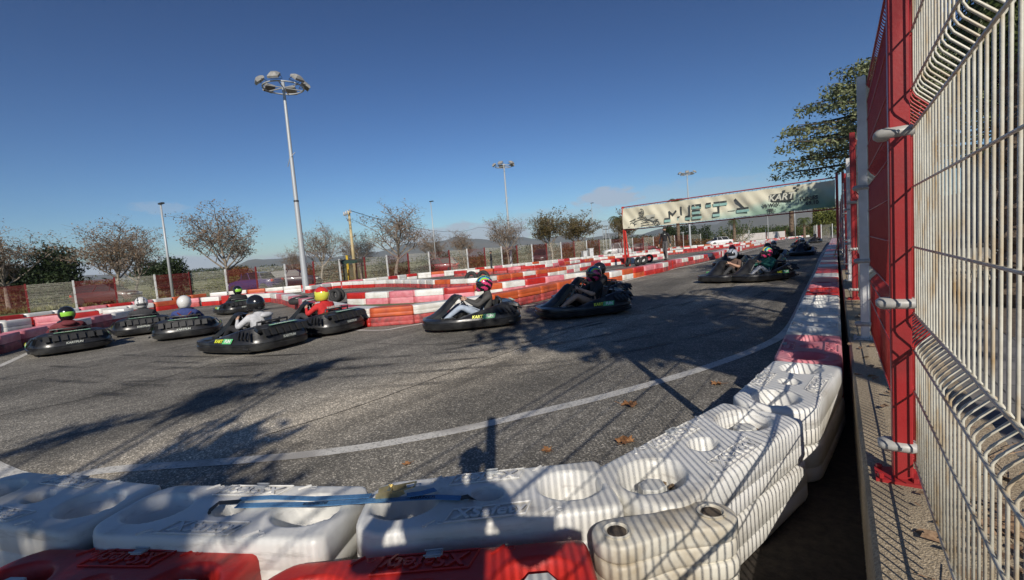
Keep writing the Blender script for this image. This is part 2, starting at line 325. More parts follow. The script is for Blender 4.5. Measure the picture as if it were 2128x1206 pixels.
# ------------------------------------------------------------------ kart barriers
PL=dict(W=mat('white_plastic',(.68,.67,.62),(.77,.76,.72),rough=.42,scale=3,c3=(.54,.51,.44),s3=1.6,bump=.12,bscale=40,scuff=(.27,.24,.20)),
 R=mat('red_plastic',(.42,.018,.014),(.55,.03,.02),rough=.42,scale=3,c3=(.33,.02,.02),s3=2,bump=.12,bscale=40,scuff=(.14,.03,.03)),
 P=mat('sun_faded_pink_plastic',(.62,.16,.20),(.70,.30,.32),rough=.5,scale=3,c3=(.50,.10,.12),s3=2,bump=.1,bscale=40,scuff=(.28,.10,.11)),
 O=mat('orange_plastic',(.50,.085,.02),(.58,.12,.035),rough=.5,scale=3,c3=(.36,.06,.03),s3=2,bump=.1,bscale=40,scuff=(.16,.06,.05)),
 D=mat('scuffed_red_plastic',(.36,.03,.03),(.48,.10,.09),rough=.6,scale=7,c3=(.13,.05,.05),s3=4,bump=.15,bscale=30,scuff=(.06,.04,.04)),
 Q=mat('dirty_white_plastic',(.42,.36,.26),(.66,.63,.54),rough=.5,scale=5,thr=(.3,.6),c3=(.36,.28,.17),s3=3,bump=.2,bscale=30))
CN=dict(W='white',R='red',P='faded pink',O='orange',D='scuffed red',Q='dirty white')
def module(L,Wd,h,hi,wells=True,r0=.15,r1=.05):
    """plastic block, one rounded end, wells sunk in its top; origin at bottom centre, long axis X"""
    mb=MB(); b=.026
    if hi:
        def samp(n,e): 
            a=[-1,-.985,-.955,-.92]; q=[-.88+1.76*i/n for i in range(n+1)]; return a+q+[-x for x in reversed(a)]
        U=samp(92,0); V=[-1,-.97,-.93,-.88]+[-.82+1.64*i/38 for i in range(39)]+[.88,.93,.97,1]
    else: U=[-1,-.97,-.9,-.55,0,.55,.9,.97,1]; V=[-1,-.93,-.5,0,.5,.93,1]
    hw=Wd/2
    def Lx(v,r):
        y=abs(v)*hw; q=(y-(hw-r))/r
        return L/2-(r*(1-math.sqrt(max(0,1-q*q))) if q>0 else 0)
    W3=((-.33*L,0,.125,.118,.11),(.33*L,0,.125,.118,.11),(.0,0,.062,.058,.07))
    P=[];nu,nv=len(U),len(V)
    for u in U:
        for v in V:
            le=Lx(v,r0 if u<0 else r1); x=u*le; y=v*hw
            d=min(hw-abs(y),le-abs(x)); z=h
            if d<b: z=h-b*(1-math.sqrt(max(0,1-((b-d)/b)**2)))
            if hi and wells:
                for cx,cy,ax,ay,D in W3:
                    rr=math.sqrt(((x-cx)/ax)**2+((y-cy)/ay)**2)
                    if rr<1.16:
                        k=min(1,max(0,(1.16-rr)/.40)); z-=D*k*k*(3-2*k)
            P.append((x,y,z))
    fs=[(i*nv+j,(i+1)*nv+j,(i+1)*nv+j+1,i*nv+j+1) for i in range(nu-1) for j in range(nv-1)]
    loop=[i*nv for i in range(nu)]+[(nu-1)*nv+j for j in range(1,nv)]+[i*nv+nv-1 for i in range(nu-2,-1,-1)]+[j for j in range(nv-2,0,-1)]
    prof=((-.03,.001),(-.088,.004),(-.093,-.001),(-.098,.005),(-(h-b)+.018,.007),(-(h-b)+.003,-.003)) if hi else ((-(h-b)*.5,.004),(-(h-b)+.004,0))
    n=len(loop); base=[P[i] for i in loop]; o=len(P); prev=loop
    for dz,ex in prof:
        cur=[]
        for q in base:
            l=math.hypot(q[0],q[1]); P.append((q[0]+ex*q[0]/l,q[1]+ex*q[1]/l,q[2]+dz)); cur.append(len(P)-1)
        fs+=[(prev[k],cur[k],cur[(k+1)%n],prev[(k+1)%n]) for k in range(n)]; prev=cur
    fs.append(tuple(reversed(prev))); mb.add(P,[tuple(reversed(f)) for f in fs])
    # fix orientation: top faces must point up
    return mb
ML,MWD,MH=1.07,.45,.21
def finish(mb,name,m,ang=None):
    me=mb.mesh(name,m,smooth=True,ang=ang); bmm=bmesh.new(); bmm.from_mesh(me); bmesh.ops.recalc_face_normals(bmm,faces=bmm.faces); bmm.to_mesh(me); bmm.free(); return me
HIM={c:finish(module(ML-.015,MWD,MH,True),'barrier_block',PL[c]) for c in 'WRPQ'}
_lo=module(ML-.02,MWD,MH,False); LOM={c:finish(_lo,'barrier_block',PL[c],ang=50) for c in PL}
SIDEM={c:finish(module(ML-.02,MWD,MH-.004,True,wells=False),'barrier_block',PL[c]) for c in 'WRPOD'}
STEEL=mat('galvanised_steel',(.36,.38,.39),(.48,.50,.51),rough=.5,metal=.25,scale=30)
DARKM=mat('dark_metal',(.05,.05,.055),(.09,.09,.09),rough=.45,metal=.6,scale=20)
CAPM=mat('pale_cap_plastic',(.60,.60,.56),(.50,.49,.45),rough=.45,scale=8)
LETM={c:mat('moulded_lettering_'+CN[c].replace(' ','_'),*a,rough=.4,scale=20) for c,a in dict(W=((.62,.61,.58),(.70,.69,.66)),R=((.45,.02,.015),(.5,.03,.02)),P=((.6,.16,.2),(.66,.25,.28))).items()}
_lt=text_mesh('XSafety',.090,.004,.0012,shear=.25); _bar=text_mesh('Io',.07,.002,.001,shear=.35)
def lettering(parent,c,h):
    for sgn,x,txt in ((1,.0,_lt),(-1,.0,_lt)):
        me=txt.copy(); me.materials.append(LETM[c])
        o=link('lettering',me,parent,M=Matrix.Translation((x,-sgn*.155,h+.003))@Matrix.Rotation(0 if sgn>0 else PI,4,'Z'))
        mb=MB()
        for a,bb in (((-.17,-.045),(.14,-.045)),((.14,-.045),(.17,.045)),((.17,.045),(-.14,.045)),((-.14,.045),(-.17,-.045))):
            mb.tube([(a[0],a[1],0),(bb[0],bb[1],0)],.0035,4)
        part('raised_border',mb,LETM[c],o)
    for q,(x,y) in enumerate(((-.23,-.19),(.23,-.19),(-.23,.19),(.23,.19))):
        mb=MB(); mb.tube([(x-.02,y-.02,h),(x+.02,y+.02,h)],.006,6); mb.tube([(x+.045+.012*math.cos(a*.7),y+.012*math.sin(a*.7),h) for a in range(10)],.0025,4)
        part('raised_mark',mb,LETM[c],parent)
def near_block(c,p0,p1,z,label,caps=(),top=True,mesh=None,group='near barrier blocks',flip=False,width=None):
    p0,p1=Vector(p0),Vector(p1); d=p1-p0; a=math.atan2(d.y,d.x)+(PI if flip else 0)
    o=link('barrier_block',mesh or HIM[c],None,((p0.x+p1.x)/2,(p0.y+p1.y)/2,z),a); o.scale=(d.length/ML,1 if not width else width/MWD,1)
    tag(o,label,'barrier block',group)
    if top:
        lettering(o,c,MH)
        for s in caps:
            mb=MB(); mb.lathe([(.085,.08),(.085,.098),(.075,.104)],20); mb.lathe([(.058,.10),(.055,.150),(.050,.155)],6)
            cp=part('well_cap',mb,CAPM,o,ang=30); cp.location=(s*.33*ML,0,.055 if c=='R' else .015); cp.scale=(1.15,1.15,1) if c=='R' else (1,1,1)
            mb=MB(); rr=random.Random(int(s*7)+len(label))
            for k in range(26):
                an=rr.uniform(0,6.28); q=.094+rr.uniform(-.006,.01); mb.box((q*math.cos(an),q*math.sin(an),.104+rr.uniform(-.012,.01)),(rr.uniform(.008,.022),rr.uniform(.006,.014),.005),M=None)
            dm=part('dirt_rim',mb,mat('caked_leaf_dirt',(.10,.06,.03),(.28,.2,.12),rough=.95,scale=60),o); dm.location=cp.location
        bm_=MB(); bm_.box((.02,.185,MH+.006),(.05,.035,.012),b=.003); bm_.tube([(-.01,.17,MH+.014),(.05,.17,MH+.014),(.05,.2,MH+.014),(-.01,.2,MH+.014)],.003,5)
        part('buckle',bm_,STEEL,o,ang=40)
    return o
def nxy(x,y): return (x,y)
NB=[ # centre-line joints of the run right under the camera, near to far
 ((-3.67,.22),(-2.61,.57)),((-2.61,.57),(-1.63,1.05)),((-1.61,1.08),(-.79,1.74)),((-.72,1.64),(-.36,2.86)),((-.34,2.90),(-.20,4.02))]
LB=['white block in shade at the left edge of the photo, top of the near run','white block under the left end of the blue strap, curled leaf in its well','white block carrying the ratchet buckle, striped by dark post shadows','mesh-shadowed white block with two pale caps in its wells','white block under mesh shadow, next to the first red block of the fence row']
capsl=[(),(),(),(-1,1),()]
for i,(a,b) in enumerate(NB):
    near_block('W',a,b,MH,LB[i],capsl[i],width=.41 if i<3 else None)
    near_block('W',(a[0]+.01,a[1]-.01),(b[0]+.01,b[1]-.01),0,'lower block under the '+' '.join(LB[i].split(',')[0].split()[:11]).replace(' at the left edge of the photo',' at the photo left edge'),(),False,mesh=SIDEM['W'],width=.41 if i<3 else None)
RB=[((-2.60,.10),(-1.68,.59),'dark red block at the bottom left, wells holding pale caps, mostly shaded',(-1,1)),((-1.55,.56),(-.62,1.24),'glossy red block at the bottom centre under the white run, pale cap in its well',(-1,1))]
for a,b,l,cp in RB: near_block('R',a,b,.155,l,cp,group='front red barrier blocks')
for a,b,l,cp in RB:
    o=near_block('R',a,b,0.0,'lower block hidden under the '+' '.join(l.split(',')[0].split()[:6]),(),False,mesh=SIDEM['R'],group='front red barrier blocks'); o.scale.z=.8
# hinge stack of white plates
hs=thing('hinge_stack','grimy white stack of thick two-hole hinge plates beside the red block','barrier hinge',(0,0,0))
A,B=g(1282,1108,.40),g(1478,1068,.40); A=Vector((A.x,A.y,0)); B=Vector((B.x,B.y,0)); ax=(B-A); Lh=ax.length; an=math.atan2(ax.y,ax.x)
def peanut(z0,z1,sc=1):
    prof=[]; nn=40
    for k in range(nn):
        t=2*PI*k/nn; cx=Lh/2 if math.cos(t)>0 else -Lh/2; r=.088*sc
        x=cx+r*math.cos(t); y=r*math.sin(t)*(1-.0*abs(math.cos(t)))
        prof.append((x,y))
    # waist
    fine=[]
    for k in range(nn):
        p,q=prof[k],prof[(k+1)%nn]; m=6 if abs(p[0]-q[0])>Lh*.5 else 1
        for j in range(m):
            x=p[0]+(q[0]-p[0])*j/m; y=p[1]+(q[1]-p[1])*j/m; y*=1-.22*math.exp(-(x/(Lh*.28))**2); fine.append((x,y))
    e=.014
    rr=[]
    for zz,s in ((z0-.004,-.010),(z0+e*.4,-.003),(z0+e,0),(z1-e,0),(z1-e*.35,-.003),(z1,-.010)):
        rr.append([(x*(1+s/.2),y*(1+s/.09),zz) for x,y in fine])
    return rr
Mh=Matrix.Translation(((A.x+B.x)/2,(A.y+B.y)/2,0))@Matrix.Rotation(an,4,'Z')
for k in range(6):
    z1=.405-k*.068; mb=MB(); mb.loft(peanut(z1-.066,z1,1-.004*(k%2)),M=Mh@Matrix.Rotation((.0,.03,-.02,.025,-.03,.01)[k],4,'Z'))
    for s in (-1,1):
        mb.lathe([(.046,.0),(.050,.006),(.043,.009),(.036,.0),(.034,-.02)],20,mi=0,M=Mh@Matrix.Translation((s*Lh/2,0,z1)),caps=False) if k==0 else None
    pt=part('hinge_plate',mb,[PL['Q']],hs,smooth=True,ang=50)
for s in (-1,1):
    mb=MB(); mb.lathe([(.034,.0),(.034,.002)],18,M=Mh@Matrix.Translation((s*Lh/2,0,.4055))); part('hole',mb,mat('hole_grime',(.05,.04,.03),(.12,.09,.06),rough=.95,scale=30),hs)
# fence-side row, all the blocks run straight to the far end
LOWS=[]      # (pixel size, colour, x, y, z, angle, row, level, index)
def seg(row,p,q,z,c,lv,i):
    m=(p+q)/2; LOWS.append((960/max(3,(m-Vector((0,0,1))).length),c,m.x,m.y,z,math.atan2(q.y-p.y,q.x-p.x),row,lv,i,(q-p).length))
def lay(row,pts,tops,bots,off=.225,away=1,rs=1,n0=0):
    pts=[Vector((p[0],p[1],0)) for p in pts]; rr=random.Random(rs)
    L=[0]
    for a,b in zip(pts,pts[1:]): L.append(L[-1]+(b-a).length)
    n=max(1,int(round(L[-1]/ML))); st=L[-1]/n
    def at(s):
        for k in range(len(pts)-1):
            if s<=L[k+1] or k==len(pts)-2:
                t=(s-L[k])/(L[k+1]-L[k]); return pts[k].lerp(pts[k+1],t)
    for i in range(n):
        p,q=at(i*st),at((i+1)*st); d=(q-p).normalized(); nn=Vector((-d.y,d.x,0))
        if nn.dot((p+q)/2)*away<0: nn=-nn
        p=p+nn*off; q=q+nn*off
        ct=tops[i] if i<len(tops) else rr.choice('WWRWPWO' if 'D' not in bots[:1] else 'WWOWR')
        cb=bots[i] if i<len(bots) else rr.choice('RDRD' if bots[:1]=='D' else 'WPRWWP')
        p=p+nn*rr.uniform(-.018,.018); q=q+nn*rr.uniform(-.018,.018)
        seg(row,p,q,MH,ct,'upper',i+n0); seg(row,p,q,0,cb,'lower',i+n0)
fy=4.06; i=0
# colours of the fence-side row, near to far: 0 white, 1 red, 2 faded pink
ft=['WRP'[k] for k in (2,0,0,0,1,2,1,0,1,1,0,1,0,2,1,0,1,0,0,1,2,1,0,1,0,1,2,0,0,1,0,1,1,0,2,0,1,0,1,0,2,0,1,1,0,0,1,0,1,0,1,2,0,1,0,1,0,0,1)]
rr=random.Random(4)
while fy<58:
    p,q=Vector((-.205,fy,0)),Vector((-.205,fy+ML,0))
    if i<6:
        c=ft[i]; c2='P' if i==0 else c
        near_block(c if c in HIM else 'W',(p.x,p.y),(q.x,q.y),MH,('faded red block, nearest red one in the row along the mesh fence','first white block behind the nearest faded red block of the fence row','second white block behind the nearest faded red block of the fence row','third white block behind the nearest faded red block of the fence row','first red block beyond the three white ones of the fence row','first pink block beyond the three white ones of the fence row')[i],(),True,group='fence-side barrier blocks')
        near_block('R' if c in 'RP' else 'W',(p.x,p.y),(q.x,q.y),0,'lower block under the '+('nearest faded red','first white','second white','third white','fifth','sixth')[i]+' block of the fence row',(),False,mesh=SIDEM['R' if c in 'RP' else 'W'],group='fence-side barrier blocks')
    else:
        seg('row along the mesh fence',p,q,MH,ft[i],'upper',i); seg('row along the mesh fence',p,q,0,'R' if ft[i] in 'RP' else 'W','lower',i)
    fy+=ML; i+=1
tp=lambda *a:[g(x,y,TZ) for x,y in a]
lay('outer perimeter row',[g(x,y,TZ) for x,y in PER],'','',off=.35,rs=2)
lay('inner perimeter row at the left',tp((-300,699),(0,667),(65,660),(160,647),(270,635),(390,621),(500,613),(560,610)),'WOWROWWWOPWRWWORWW','DRDRDDRDRDRRDR',rs=3)
lay('back row of the left island',tp((-260,704),(-60,677),(13,668),(79,659),(142,653),(203,646),(258,642)),'WRRWPRWWPWO','RWPWPWRPPWR',rs=5)
lay('front row of the left island',tp((-300,760),(0,699),(56,685.5),(124,673),(203,657),(276,644.6)),'WPWPPPWPWP','DDDDDDDDDDD',rs=6)
lay('corner row beside the tall floodlight mast',tp((560,610.5),(582,612),(615,620),(650,628),(700,639),(762,642)),'WPWWPWPW','DDDDDDDD',rs=7)
lay('long front row of the middle island',tp((762,642),(850,636),(925,627),(1033,611.5),(1063,606),(1135,593),(1174,584),(1209,578),(1255,568),(1295,561),(1384,546),(1404,540)),'OWWOOOOOWOWORPPWRRRR','DDDDDDDDPOOWORRDRRRR',rs=8)
lay('back row of the middle island',tp((716,610),(760,609),(860,604),(927,599),(992,593),(1057,586),(1118,578),(1171,571),(1222,566)),'RWPWROWRPW','WPPPPWPPPR',rs=9)
lay('striped row beyond the pit entrance',tp((1404,540),(1450,532),(1493,524),(1512,518),(1556,509),(1580,505.5),(1612,498)),'PWRWWRWRRWRWPRWWRWRWRWPWRW','DDDDDDDDRPRWRWPRWRWPRW',rs=10)
lay('front row of the second island',tp((644,594.6),(701,587),(807,582),(860,581.7),(903,582.6),(953,580.5),(989,579),(1030,573.5),(1088,565.7),(1140,559),(1183,553),(1250,542),(1332,533.6),(1388,526.5)),'WWWWWWWWWWWWWOWWWOOWOOOWWWWRRWRRWWRRWWW','RRRRRRDDDDDDDDDDDRRRRWWPWRRRWRWR',rs=11)
lay('far row past the second island',tp((1388,522),(1455,515),(1498,510),(1549,505.5),(1600,499)),'WRWRRRRR','DDDDDDDDDD',rs=12)
lay('narrow back row behind the standing man',tp((941,564),(1000,560),(1091,553.7),(1140,549),(1238,536),(1330,527),(1420,519)),'RWORPRRWPR','DDDDDDDDDDDDD',rs=13)
LOWS.sort(key=lambda a:-a[0])
def ordn(n):
    o=['first','second','third','fourth','fifth','sixth','seventh','eighth','ninth','tenth','eleventh','twelfth','thirteenth','fourteenth','fifteenth','sixteenth','seventeenth','eighteenth','nineteenth']
    if n<=19: return o[n-1]
    t=['twent','thirt','fort','fift','sixt','sevent','eight','ninet'][n//10-2]
    return t+'ieth' if n%10==0 else t+('y-' )+o[n%10-1]
RN={'row along the mesh fence':'row along the mesh fence','outer perimeter row':'outer perimeter row','inner perimeter row at the left':'inner perimeter row','back row of the left island':'left island back row','front row of the left island':'left island front row','corner row beside the tall floodlight mast':'corner row by the tallest mast','long front row of the middle island':'middle island front row','back row of the middle island':'middle island back row','striped row beyond the pit entrance':'straight-side row past the gantry','front row of the second island':'second island front row','far row past the second island':'far row past the second island','narrow back row behind the standing man':'narrow row behind the young man'}
NIND=300-2*len(NB)-2*len(RB)-12
for k,(sz,c,x,y,z,a,row,lv,i,ln) in enumerate(LOWS[:NIND]):
    me=(SIDEM if sz>70 and c in SIDEM else LOM)[c]
    o=link('barrier_block',me,None,(x,y,z),a); o.scale=(ln/ML,1,1)
    tag(o,f"{CN[c]} {lv} block, {ordn(i+1)} in the {RN[row]}",'barrier block','barrier blocks lining the kart track')
far=MB(); CI={c:i for i,c in enumerate(PL)}
for sz,c,x,y,z,a,row,lv,i,ln in LOWS[NIND:]:
    far.add(_lo.v,_lo.f,CI[c],M=Matrix.Translation((x,y,z))@Matrix.Rotation(a,4,'Z')@Matrix.Diagonal((ln/ML,1,1,1)))
if far.v:
    tag(link('distant_barrier_blocks',finish(far,'distant_barrier_blocks',list(PL.values()),ang=50)),'far red and white barrier blocks continuing round the track','barrier blocks',kind='stuff')
# ------------------------------------------------------------------ plinth and mesh fence on the right
SZ=.40; FX=.237
CREAMW=mat('cream_coated_wire',(.52,.49,.40),(.66,.64,.55),rough=.38,scale=14,c3=(.42,.30,.16),s3=7,bump=.1,bscale=80)
REDW=mat('red_coated_wire',(.34,.02,.02),(.42,.04,.035),rough=.4,scale=14)
REDP=mat('red_post_paint',(.30,.016,.018),(.36,.025,.026),rough=.42,scale=5,c3=(.24,.03,.03),s3=3,bump=.08,bscale=60)
WHTP=mat('white_post_paint',(.56,.57,.57),(.66,.66,.65),rough=.4,scale=5,c3=(.45,.45,.44),s3=3)
CLMP=mat('grey_clamp_plastic',(.33,.32,.30),(.44,.43,.40),rough=.45,scale=20)
mb=MB(); mb.add([(.075,-8,-.03),(.075,60,-.03),(.075,60,SZ-.015),(.075,-8,SZ-.015),(.09,60,SZ),(.09,-8,SZ),(.60,60,SZ),(.60,-8,SZ),(.60,60,.02),(.60,-8,.02)],[(0,3,2,1),(3,5,4,2),(5,7,6,4),(7,9,8,6),(1,2,4,6,8),(0,9,7,5,3)])
tag(link('concrete_plinth',finish(mb,'concrete_plinth',CONC,ang=30)),'low concrete plinth of exposed aggregate carrying the mesh fence','plinth')
FOLDS=(.50,.99,1.81,2.52)
def wire_panel(name,L,z0,z1,m,sides=6,folds=FOLDS,hz_=(.76,1.31,1.53,2.08,2.30),r=.0033,dx=.05,step=.05,fine=True,fh=.052):
    mb=MB(); pr=[(0,z0)]
    for f in folds:
        if f-fh<=z0 or f+fh>=z1+.06: continue
        if fine: pr+=[(0,f-fh-.012),(.008,f-fh+.004),(dx-.006,f-.01),(dx,f),(dx-.006,f+.01),(.008,f+fh-.004),(0,f+fh+.012)]
        else: pr+=[(0,f-fh),(dx,f),(0,f+fh)]
    pr.append((0,z1+.028)); n=int(L/step)
    for i in range(n+1):
        x=(L-n*step)/2+i*step
        mb.tube([(x,-a,z) for a,z in pr],r,sides)
    hs=[(0,z) for z in hz_ if z0<z<z1]+[(0,z0+.03),(0,z1)]
    for f in folds:
        if f-fh>z0 and f+fh<z1+.06: hs+=[(0,f-fh-.02),(dx+.004,f),(0,f+fh+.02)]
    for a,z in hs: mb.tube([(0,-a+.0055,z),(L,-a+.0055,z)],r*1.15,sides)
    return mb.mesh(name,m,smooth=True)
fence=thing('mesh_fence','tall red and cream wire mesh fence on the concrete plinth at the right','fence',(FX,0,0))
PS=2.83; posts=[2.28+PS*k for k in range(-3,20)]
PN={}
for c,m in (('W',CREAMW),('R',REDW)):
    PN[c]=wire_panel('mesh_panel',PS-.03,.45,2.60,m); PN[c+'f']=wire_panel('mesh_panel',PS-.03,.45,2.60,m,sides=3,fine=False)
def post_parts(parent,x,y,red,near,zt=2.67):
    m=REDP if red else WHTP; mb=MB()
    mb.box((x,y,(zt+SZ)/2),(.062,.062,zt-SZ),b=.004)
    p=part('post',mb,m,parent,ang=40)
    mb=MB(); mb.box((x-.01,y,SZ+.006),(.15,.13,.012)); 
    if near:
        for sx in (-.06,.045):
            for sy in (-.045,.045): mb.lathe([(.011,0),(.011,.014),(.007,.016)],6,M=Matrix.Translation((x-.01+sx,y+sy,SZ+.012)))
    part('base_plate',mb,m if red else STEEL,p)
    for z in ((1.735,1.098,.537) if near else (1.735,1.098,.537)):
        mb=MB()
        mb.box((x-.012,y-.003,z),(.125,.078,.042),b=.013)
        c=part('clamp',mb,CLMP,p,smooth=True,ang=50)
        if near: mb=MB(); mb.lathe([(.006,0),(.006,.006)],6,M=Matrix.Translation((x-.005,y-.042,z))@Matrix.Rotation(PI/2,4,'X')); part('bolt',mb,STEEL,c)
for k,y in enumerate(posts):
    red=(k%2==1); red = (k-3)%2==0
    near=y<12; post_parts(fence,-.042,y,red,near)
    c='W' if (k-3)%2==1 else 'R'      # panel beyond this post
    me=PN[c if y<6 else c+'f']
    o=link('mesh_panel',me,fence,M=Matrix.Translation((0,y+.015,0))@Matrix.Rotation(PI/2,4,'Z'))
    o['label']='cream mesh panel' if c=='W' else 'red mesh panel'
# leaning scaffold stay
mb=MB(); a=g(1733,536,.42); mb.tube([(a.x,a.y,.43),(.15,a.y+1.1,1.35)],.02,6); tag(part('wooden_prop',mb,mat('weathered_wood',(.36,.27,.18),(.50,.40,.28),rough=.8,scale=10),None),'thin wooden prop leaning from the barrier row to the fence','prop')
# ------------------------------------------------------------------ outer perimeter fence, panels with red and cream mesh
pf=thing('perimeter_fence','long low mesh fence of cream and red panels round the far side of the track','fence',(0,0,0))
PX_=[(-260,37),(-150,35),(-45,33.5),(61,32.5),(160,31.6),(245,31),(328,30.5),(400,30),(474,29.5),(537,29),(597,28.5),(656,28),(710,27.5),(762,27),(808,26.3),(852,25.6),(895,24.6),(937,24),(974,23),(1010,22.2),(1045,21),(1077,20.4),(1108,19.9),(1138,19.3),(1168,18.7),(1195,18),(1221,17.3),(1247,16.5),(1271,15.8),(1294,14.9),(1316,14.1),(1338,13.4),(1359,12.8),(1381,12.2),(1403,11.6),(1430,11.0),(1457,10.4)]
CR2=mat('cream_panel_wire',(.55,.52,.42),(.66,.63,.52),rough=.5,scale=2)
RD2=mat('dark_red_panel_wire',(.16,.016,.016),(.22,.03,.028),rough=.5,scale=2)
pw=[gp(x,p*.985) for x,p in PX_]
def pfh(x): return 1.78+max(0,(x-500))/900*.55
_pm={}
for i in range(len(pw)-1):
    a,b=pw[i],pw[i+1]; d=b-a; L=d.length; hgt=pfh(PX_[i][0]); red=(i%2==0)
    key=(red,round(hgt,1),PX_[i][0]>560)
    if key not in _pm: _pm[key]=wire_panel('mesh_panel',2.8,.08,round(hgt,1),RD2 if red else CR2,sides=3,folds=(.35,.95,1.5),hz_=(.2,.55,.75,1.15,1.35,1.7,1.9,2.1),r=(.0045 if not red else .0058)*(.62 if red and PX_[i][0]>560 else 1),fine=False,step=.05 if not red else .04)
    o=link('mesh_panel',_pm[key],pf,loc=a); o.rotation_euler=(0,0,math.atan2(d.y,d.x)); o.scale=(L/2.8,1,hgt/round(hgt,1))
    o['label']='dark red mesh panel' if red else 'cream mesh panel'
for i,a in enumerate(pw):
    hgt=pfh(PX_[i][0]); mb=MB(); mb.box((a.x,a.y,hgt/2+.05),(.09,.09,hgt+.1)); part('post',mb,RD2 if i%2 else WHTP,pf)
# white hoardings further along
for i,(xa,xb,pa,pb,lab) in enumerate(((1525,1557,9.6,9.2,'first white hoarding board beyond the white car'),(1558,1592,9.1,8.7,'second white hoarding board beyond the white car'),(1593,1632,8.6,8.1,'pale hoarding board with reddish end nearest the far bend'))):
    a,b=gp(xa,pa),gp(xb,pb); d=b-a; mb=MB(); mb.box((d.length/2,0,.98),(d.length-.15,.06,1.55)); o=link('hoarding_board',None,None,a,math.atan2(d.y,d.x)); tag(o,lab,'hoarding','white hoarding boards')
    part('board',mb,mat('pale_hoarding_sheet',(.55,.50,.47),(.64,.60,.57),rough=.7,scale=1.2),o)
    for q in (0.02,d.length-.1):
        mb=MB(); mb.box((q,0,1.3 if i<2 else 1.0),(.09,.1,2.6 if i<2 else 2.0)); part('post',mb,WHTP if i<2 else REDP,o)
# far end gates
ge=thing('end_gate','far end gate of cream and red mesh panels closing the straight','gate')
for xa,xb,c in ((1691,1698,'W'),(1698,1707,'R'),(1707,1730,'W')):
    a,b=gp(xa,13.0),gp(xb,13.4); d=b-a; mb=MB(); L=d.length
    Mx=Matrix.Translation(a)@Matrix.Rotation(math.atan2(d.y,d.x),4,'Z')
    for k in range(int(L/.07)+1): mb.tube([(k*.07,0,.1),(k*.07,0,2.1)],.009,3,M=Mx)
    for z in (.2,.6,1.0,1.4,1.8,2.1): mb.tube([(0,0,z),(L,0,z)],.009,3,M=Mx)
    part('panel',mb,RD2 if c=='R' else CR2,ge); mb=MB(); mb.box((L,0,1.1),(.09,.09,2.2),M=Mx); part('post',mb,WHTP,ge)
# ------------------------------------------------------------------ finish gantry and banner
BL=g(1301,553); BR=Vector((.08,27.7,0)); bd=(BR-BL); BLn=bd.length; ba=math.atan2(bd.y,bd.x)
gt=thing('finish_gantry','red steel gantry with a twin-leg left post holding the finish banner','gantry',BL,ba)
def rod(mb,a,b,r=.035,n=6): mb.tube([a,b],r,n)
GREDM=mat('gantry_red_paint',(.48,.03,.02),(.56,.05,.03),rough=.45,scale=3)
mb=MB(); mb.box((0,0,1.95),(.11,.11,3.9)); part('leg',mb,GREDM,gt)
mb=MB(); mb.tube([(.42,-.25,0),(.12,-.06,2.3)],.055,6); part('leg',mb,GREDM,gt)
mb=MB(); [rod(mb,(.02,0,z),(.40-.30*z/2.3,-.24+.18*z/2.3,z+.15),.025) for z in (.5,1.1,1.7)]; part('brace',mb,GREDM,gt)
for q in (BLn-.02,BLn+.0+.22):
    mb=MB(); mb.box((q,0,2.05),(.10,.10,4.1)); part('leg',mb,REDP,gt)
for z in (3.86,2.36):
    mb=MB(); rod(mb,(0,.09,z),(BLn,.09,z),.03,6); part('crossbar',mb,REDP,gt)
def bannermat():
    m=bpy.data.materials.new('printed_banner_cloth'); m.use_nodes=True; t=m.node_tree; b=t.nodes['Principled BSDF']; L=t.links.new
    tc=t.nodes.new('ShaderNodeTexCoord'); sp=t.nodes.new('ShaderNodeSeparateXYZ'); L(tc.outputs['Object'],sp.inputs[0])
    n=t.nodes.new('ShaderNodeTexNoise'); n.inputs['Scale'].default_value=.55; n.inputs['Detail'].default_value=3; L(tc.outputs['Object'],n.inputs[0])
    def M_(op,a,b_):
        x=t.nodes.new('ShaderNodeMath'); x.operation=op
        for i,v in enumerate((a,b_)):
            if hasattr(v,'links'): L(v,x.inputs[i])
            else: x.inputs[i].default_value=v
        return x.outputs[0]
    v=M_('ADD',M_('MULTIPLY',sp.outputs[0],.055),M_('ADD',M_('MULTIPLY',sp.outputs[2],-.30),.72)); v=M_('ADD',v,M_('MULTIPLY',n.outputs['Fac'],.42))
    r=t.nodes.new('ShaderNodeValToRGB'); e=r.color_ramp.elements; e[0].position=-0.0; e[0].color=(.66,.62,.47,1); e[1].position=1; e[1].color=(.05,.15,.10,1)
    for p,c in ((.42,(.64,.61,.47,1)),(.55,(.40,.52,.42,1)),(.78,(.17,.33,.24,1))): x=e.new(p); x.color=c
    L(v,r.inputs[0]); L(r.outputs[0],b.inputs['Base Color']); b.inputs['Roughness'].default_value=.6; return m
bn=thing('finish_banner','wide cream and green finish banner lettered META, rippled and partly in leaf shade','banner',BL+Vector((0,0,0)),ba)
mb=MB(); nx,nz=150,14; vs=[]
zt0,zt1=3.78,3.76; zb0,zb1=2.40,2.44; rr=random.Random(3); ph=[rr.uniform(0,6) for _ in range(9)]
def bz(u,v):
    top=zt0+(zt1-zt0)*u-.035*abs(math.sin(u*34)); bot=zb0+(zb1-zb0)*u+.035*abs(math.sin(u*31+1))
    return bot+(top-bot)*v
def bw(u,v): 
    x=u*BLn; return (.045*math.sin(x*2.1+v*3+ph[0])+.03*math.sin(x*4.3-v*5+ph[1])+.02*math.sin(x*9+v*8+ph[2]))*(.35+math.sin(PI*v))
for i in range(nx+1):
    for j in range(nz+1):
        u,v=i/nx,j/nz; vs.append((u*(BLn-.1)+.02,-.10-bw(u,v),bz(u,v)))
